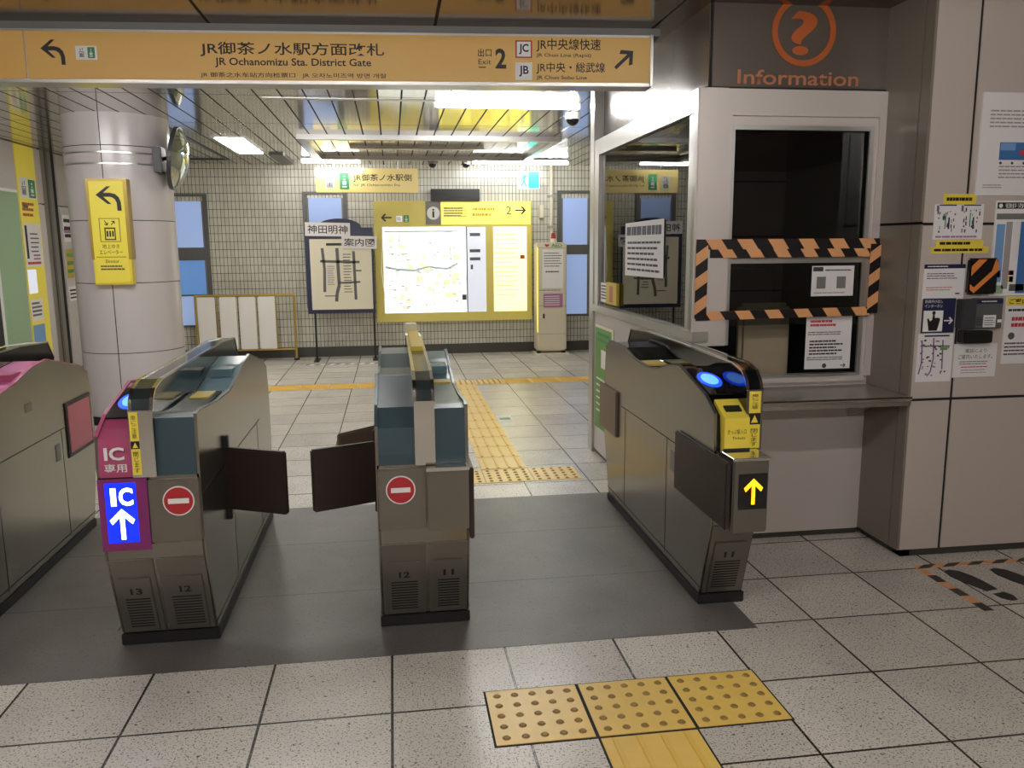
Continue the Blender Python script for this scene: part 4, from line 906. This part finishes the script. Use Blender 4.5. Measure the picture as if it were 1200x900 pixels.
F_.rect('header', 'ink', 1.04, 1.5, 1.565, 1.592, .006, .001, o_); F_.text('御茶ノ水', 'white', 1.075, 1.3, 1.568, 1.588, .0072, o_); MB().disc(F_.at(1.055, 1.578, .007), F_.u, F_.v, F_.n, .009, .0006, 20).build('header_symbol', 'white', o_)
for a0, a1, b0, b1, m_ in ((1.045, 1.085, 1.25, 1.50, 'sky_print'), (1.09, 1.12, 1.22, 1.51, 'pale_print'), (1.125, 1.155, 1.25, 1.51, 'paper'), (1.16, 1.2, 1.2, 1.51, 'blue_paper'), (1.2, 1.3, 1.2, 1.40, 'leaf_print'), (1.04, 1.3, 1.52, 1.545, 'grey'), (1.05, 1.08, 1.27, 1.30, 'yellow'), (1.12, 1.145, 1.25, 1.275, 'yellow'), (1.12, 1.145, 1.28, 1.30, 'red_ink'), (1.13, 1.2, 1.21, 1.24, 'mid_grey'), (1.06, 1.1, 1.20, 1.235, 'pale_green')):
    F_.rect('colour_block', m_, a0, a1, b0, b1, .006, .001, o_)
o_, F_ = paper('wall_poster', 'poster', 'white poster with yellow heading and red lines, lowest at right edge', 1.125, 1.40, .885, 1.185, WY, th=.003)
F_.rect('heading', 'yellow', 1.13, 1.40, 1.145, 1.183, .003, .001, o_); F_.text('ご案内', 'ink', 1.14, 1.23, 1.152, 1.176, .0042, o_, bold=.02); F_.lines('ink', 1.14, 1.3, 1.115, 1.135, 1, .0032, o_); F_.lines('red_ink', 1.16, 1.3, 1.045, 1.10, 2, .0032, o_, fill=.6)
MB().disc(F_.at(1.165, 1.01, .003), F_.u, F_.v, F_.n, .016, .0006, 24).build('symbol', 'mid_grey', o_); F_.lines('print', 1.135, 1.3, .92, .985, 4, .0032, o_, fill=.4)
# ---------------------------------------------------------------- tactile paving
def dome_tile(x0, y0, label, group, first=[None], worn=False):
    if first[0] is None:
        b = MB().box(x0+.003, x0+.297, y0+.003, y0+.297, 0, .003, .001).build('tactile_tile', 'yellow_tile'); first[0] = b
        m = MB()
        for i in range(5):
            for j in range(5): m.cyl((x0+.036+i*.057, y0+.036+j*.057, .003), .0125, .004, seg=14, r2=.008)
        m.build('domes', 'tile_dome', b); b['category'] = 'tactile paving'
        b['label'] = label; b['group'] = group; first.append((x0, y0)); return b
    b = first[0].copy(); COL.objects.link(b); X0, Y0 = first[1]
    b.location = first[0].location+Vector((x0-X0, y0-Y0, 0)); b['label'] = label; b['group'] = group
    for ch in first[0].children:
        c = ch.copy(); COL.objects.link(c); c.parent = b
    return b
def bar_tile(x0, y0, label, group, along='Y', first={}):
    if along not in first:
        b = MB().box(x0+.003, x0+.297, y0+.003, y0+.297, 0, .003, .001).build('tactile_tile', 'yellow_tile')
        m = MB()
        for i in range(4):
            q = .042+i*.072
            if along == 'Y': m.box(x0+q-.009, x0+q+.009, y0+.012, y0+.288, .003, .008, .002)
            else: m.box(x0+.012, x0+.288, y0+q-.009, y0+q+.009, .003, .008, .002)
        m.build('guide_bars', 'tile_rib', b); first[along] = (b, x0, y0); b['category'] = 'tactile paving'; b['label'] = label; b['group'] = group; return b
    s, X0, Y0 = first[along]; b = s.copy(); COL.objects.link(b); b.location = s.location+Vector((x0-X0, y0-Y0, 0)); b['label'] = label; b['group'] = group
    for ch in s.children: c = ch.copy(); COL.objects.link(c); c.parent = b
    return b
g = 'foreground tactile tiles'
for x0, lb in ((-1.305, 'yellow dotted tactile tile, leftmost of the three in the foreground'), (-1.0, 'yellow dotted tactile tile, middle of the three in the foreground'), (-.695, 'worn yellow dotted tactile tile, rightmost of the three in the foreground')):
    dome_tile(x0, -.625, lb, g)
bar_tile(-1.0, -.93, 'yellow barred tactile tile cut by the bottom edge of the photo', g)
for k, lb in enumerate(('far dotted tactile tile beyond the gates, half hidden by the middle gate', 'far dotted tactile tile beyond the gates, at the foot of the barred strip', 'far dotted tactile tile beyond the gates, nearest the booth')):
    dome_tile(-1.33+.3*k, 2.035, lb, 'dotted tactile tiles beyond the gates')
for k in range(11): bar_tile(-1.03, 2.345+.3*k, 'yellow barred tactile tile in the strip leading away from the gates', 'barred tactile tiles leading to the back')
for k in range(2): dome_tile(-1.03+.3*k, 5.65, ('dotted tactile tile where the two yellow strips meet', 'dotted tactile tile beside the meeting of the two yellow strips')[k], 'dotted tactile tiles at the junction')
for k in range(1, 11): bar_tile(-1.03-.3*k, 5.65, 'yellow barred tactile tile in the crosswise strip left of the junction', 'crosswise tactile tiles on the left', 'X')
for k in range(5): bar_tile(-.43+.3*k, 5.65, 'yellow barred tactile tile in the crosswise strip right of the junction', 'crosswise tactile tiles on the right', 'X')
# floor sticker and wet-looking mark
t = tag(MB().prism([(-.73, 3.78), (-.60, 3.78), (-.60, 4.02), (-.73, 4.02)], .0002, .002, 'Z').build('floor_sticker', 'white'), 'small white sticker on the floor right of the barred strip', 'sticker')
MB().box(-.71, -.62, 3.85, 3.93, .002, .0026).build('sticker_print', 'leaf_print', t)
# floor tape at the right wall and shoe marks
hazard('floor_tape', .70, 1.30, .392, .43, 5, 'black and orange floor tape running along the foot of the right wall', 'tape', slant=1.5)
hazard('floor_tape', .693, .735, -.04, .385, 3, 'black and orange floor tape coming towards the viewer from the wall corner', 'tape', slant=-.0, axis='y')
def foot(cx, cy, lb, k=0):
    t = thing('footprint_mark', lb, 'floor mark', (cx, cy, 0), 'standing position footprints')
    c, s_ = math.cos(k), math.sin(k)
    def T(p): return (cx+p[0]*c-p[1]*s_, cy+p[0]*s_+p[1]*c)
    sole = [(.03, -.02), (.045, .06), (.05, .12), (.04, .18), (.01, .21), (-.025, .20), (-.045, .15), (-.045, .08), (-.03, -.02)][:-1]+[(-.03, -.02)]
    MB().prism([T(p) for p in sole], 0, .0015, 'Z').build('sole', 'black', t)
    heel = [(-.03, -.05), (.03, -.05), (.035, -.09), (.015, -.125), (-.015, -.125), (-.035, -.09)]
    MB().prism([T(p) for p in heel], 0, .0015, 'Z').build('heel', 'black', t)
foot(.86, .155, 'black shoe-sole mark on the floor, nearer the corner tape', .2)
foot(1.07, .14, 'black shoe-sole mark on the floor, cut by the right edge', .2)
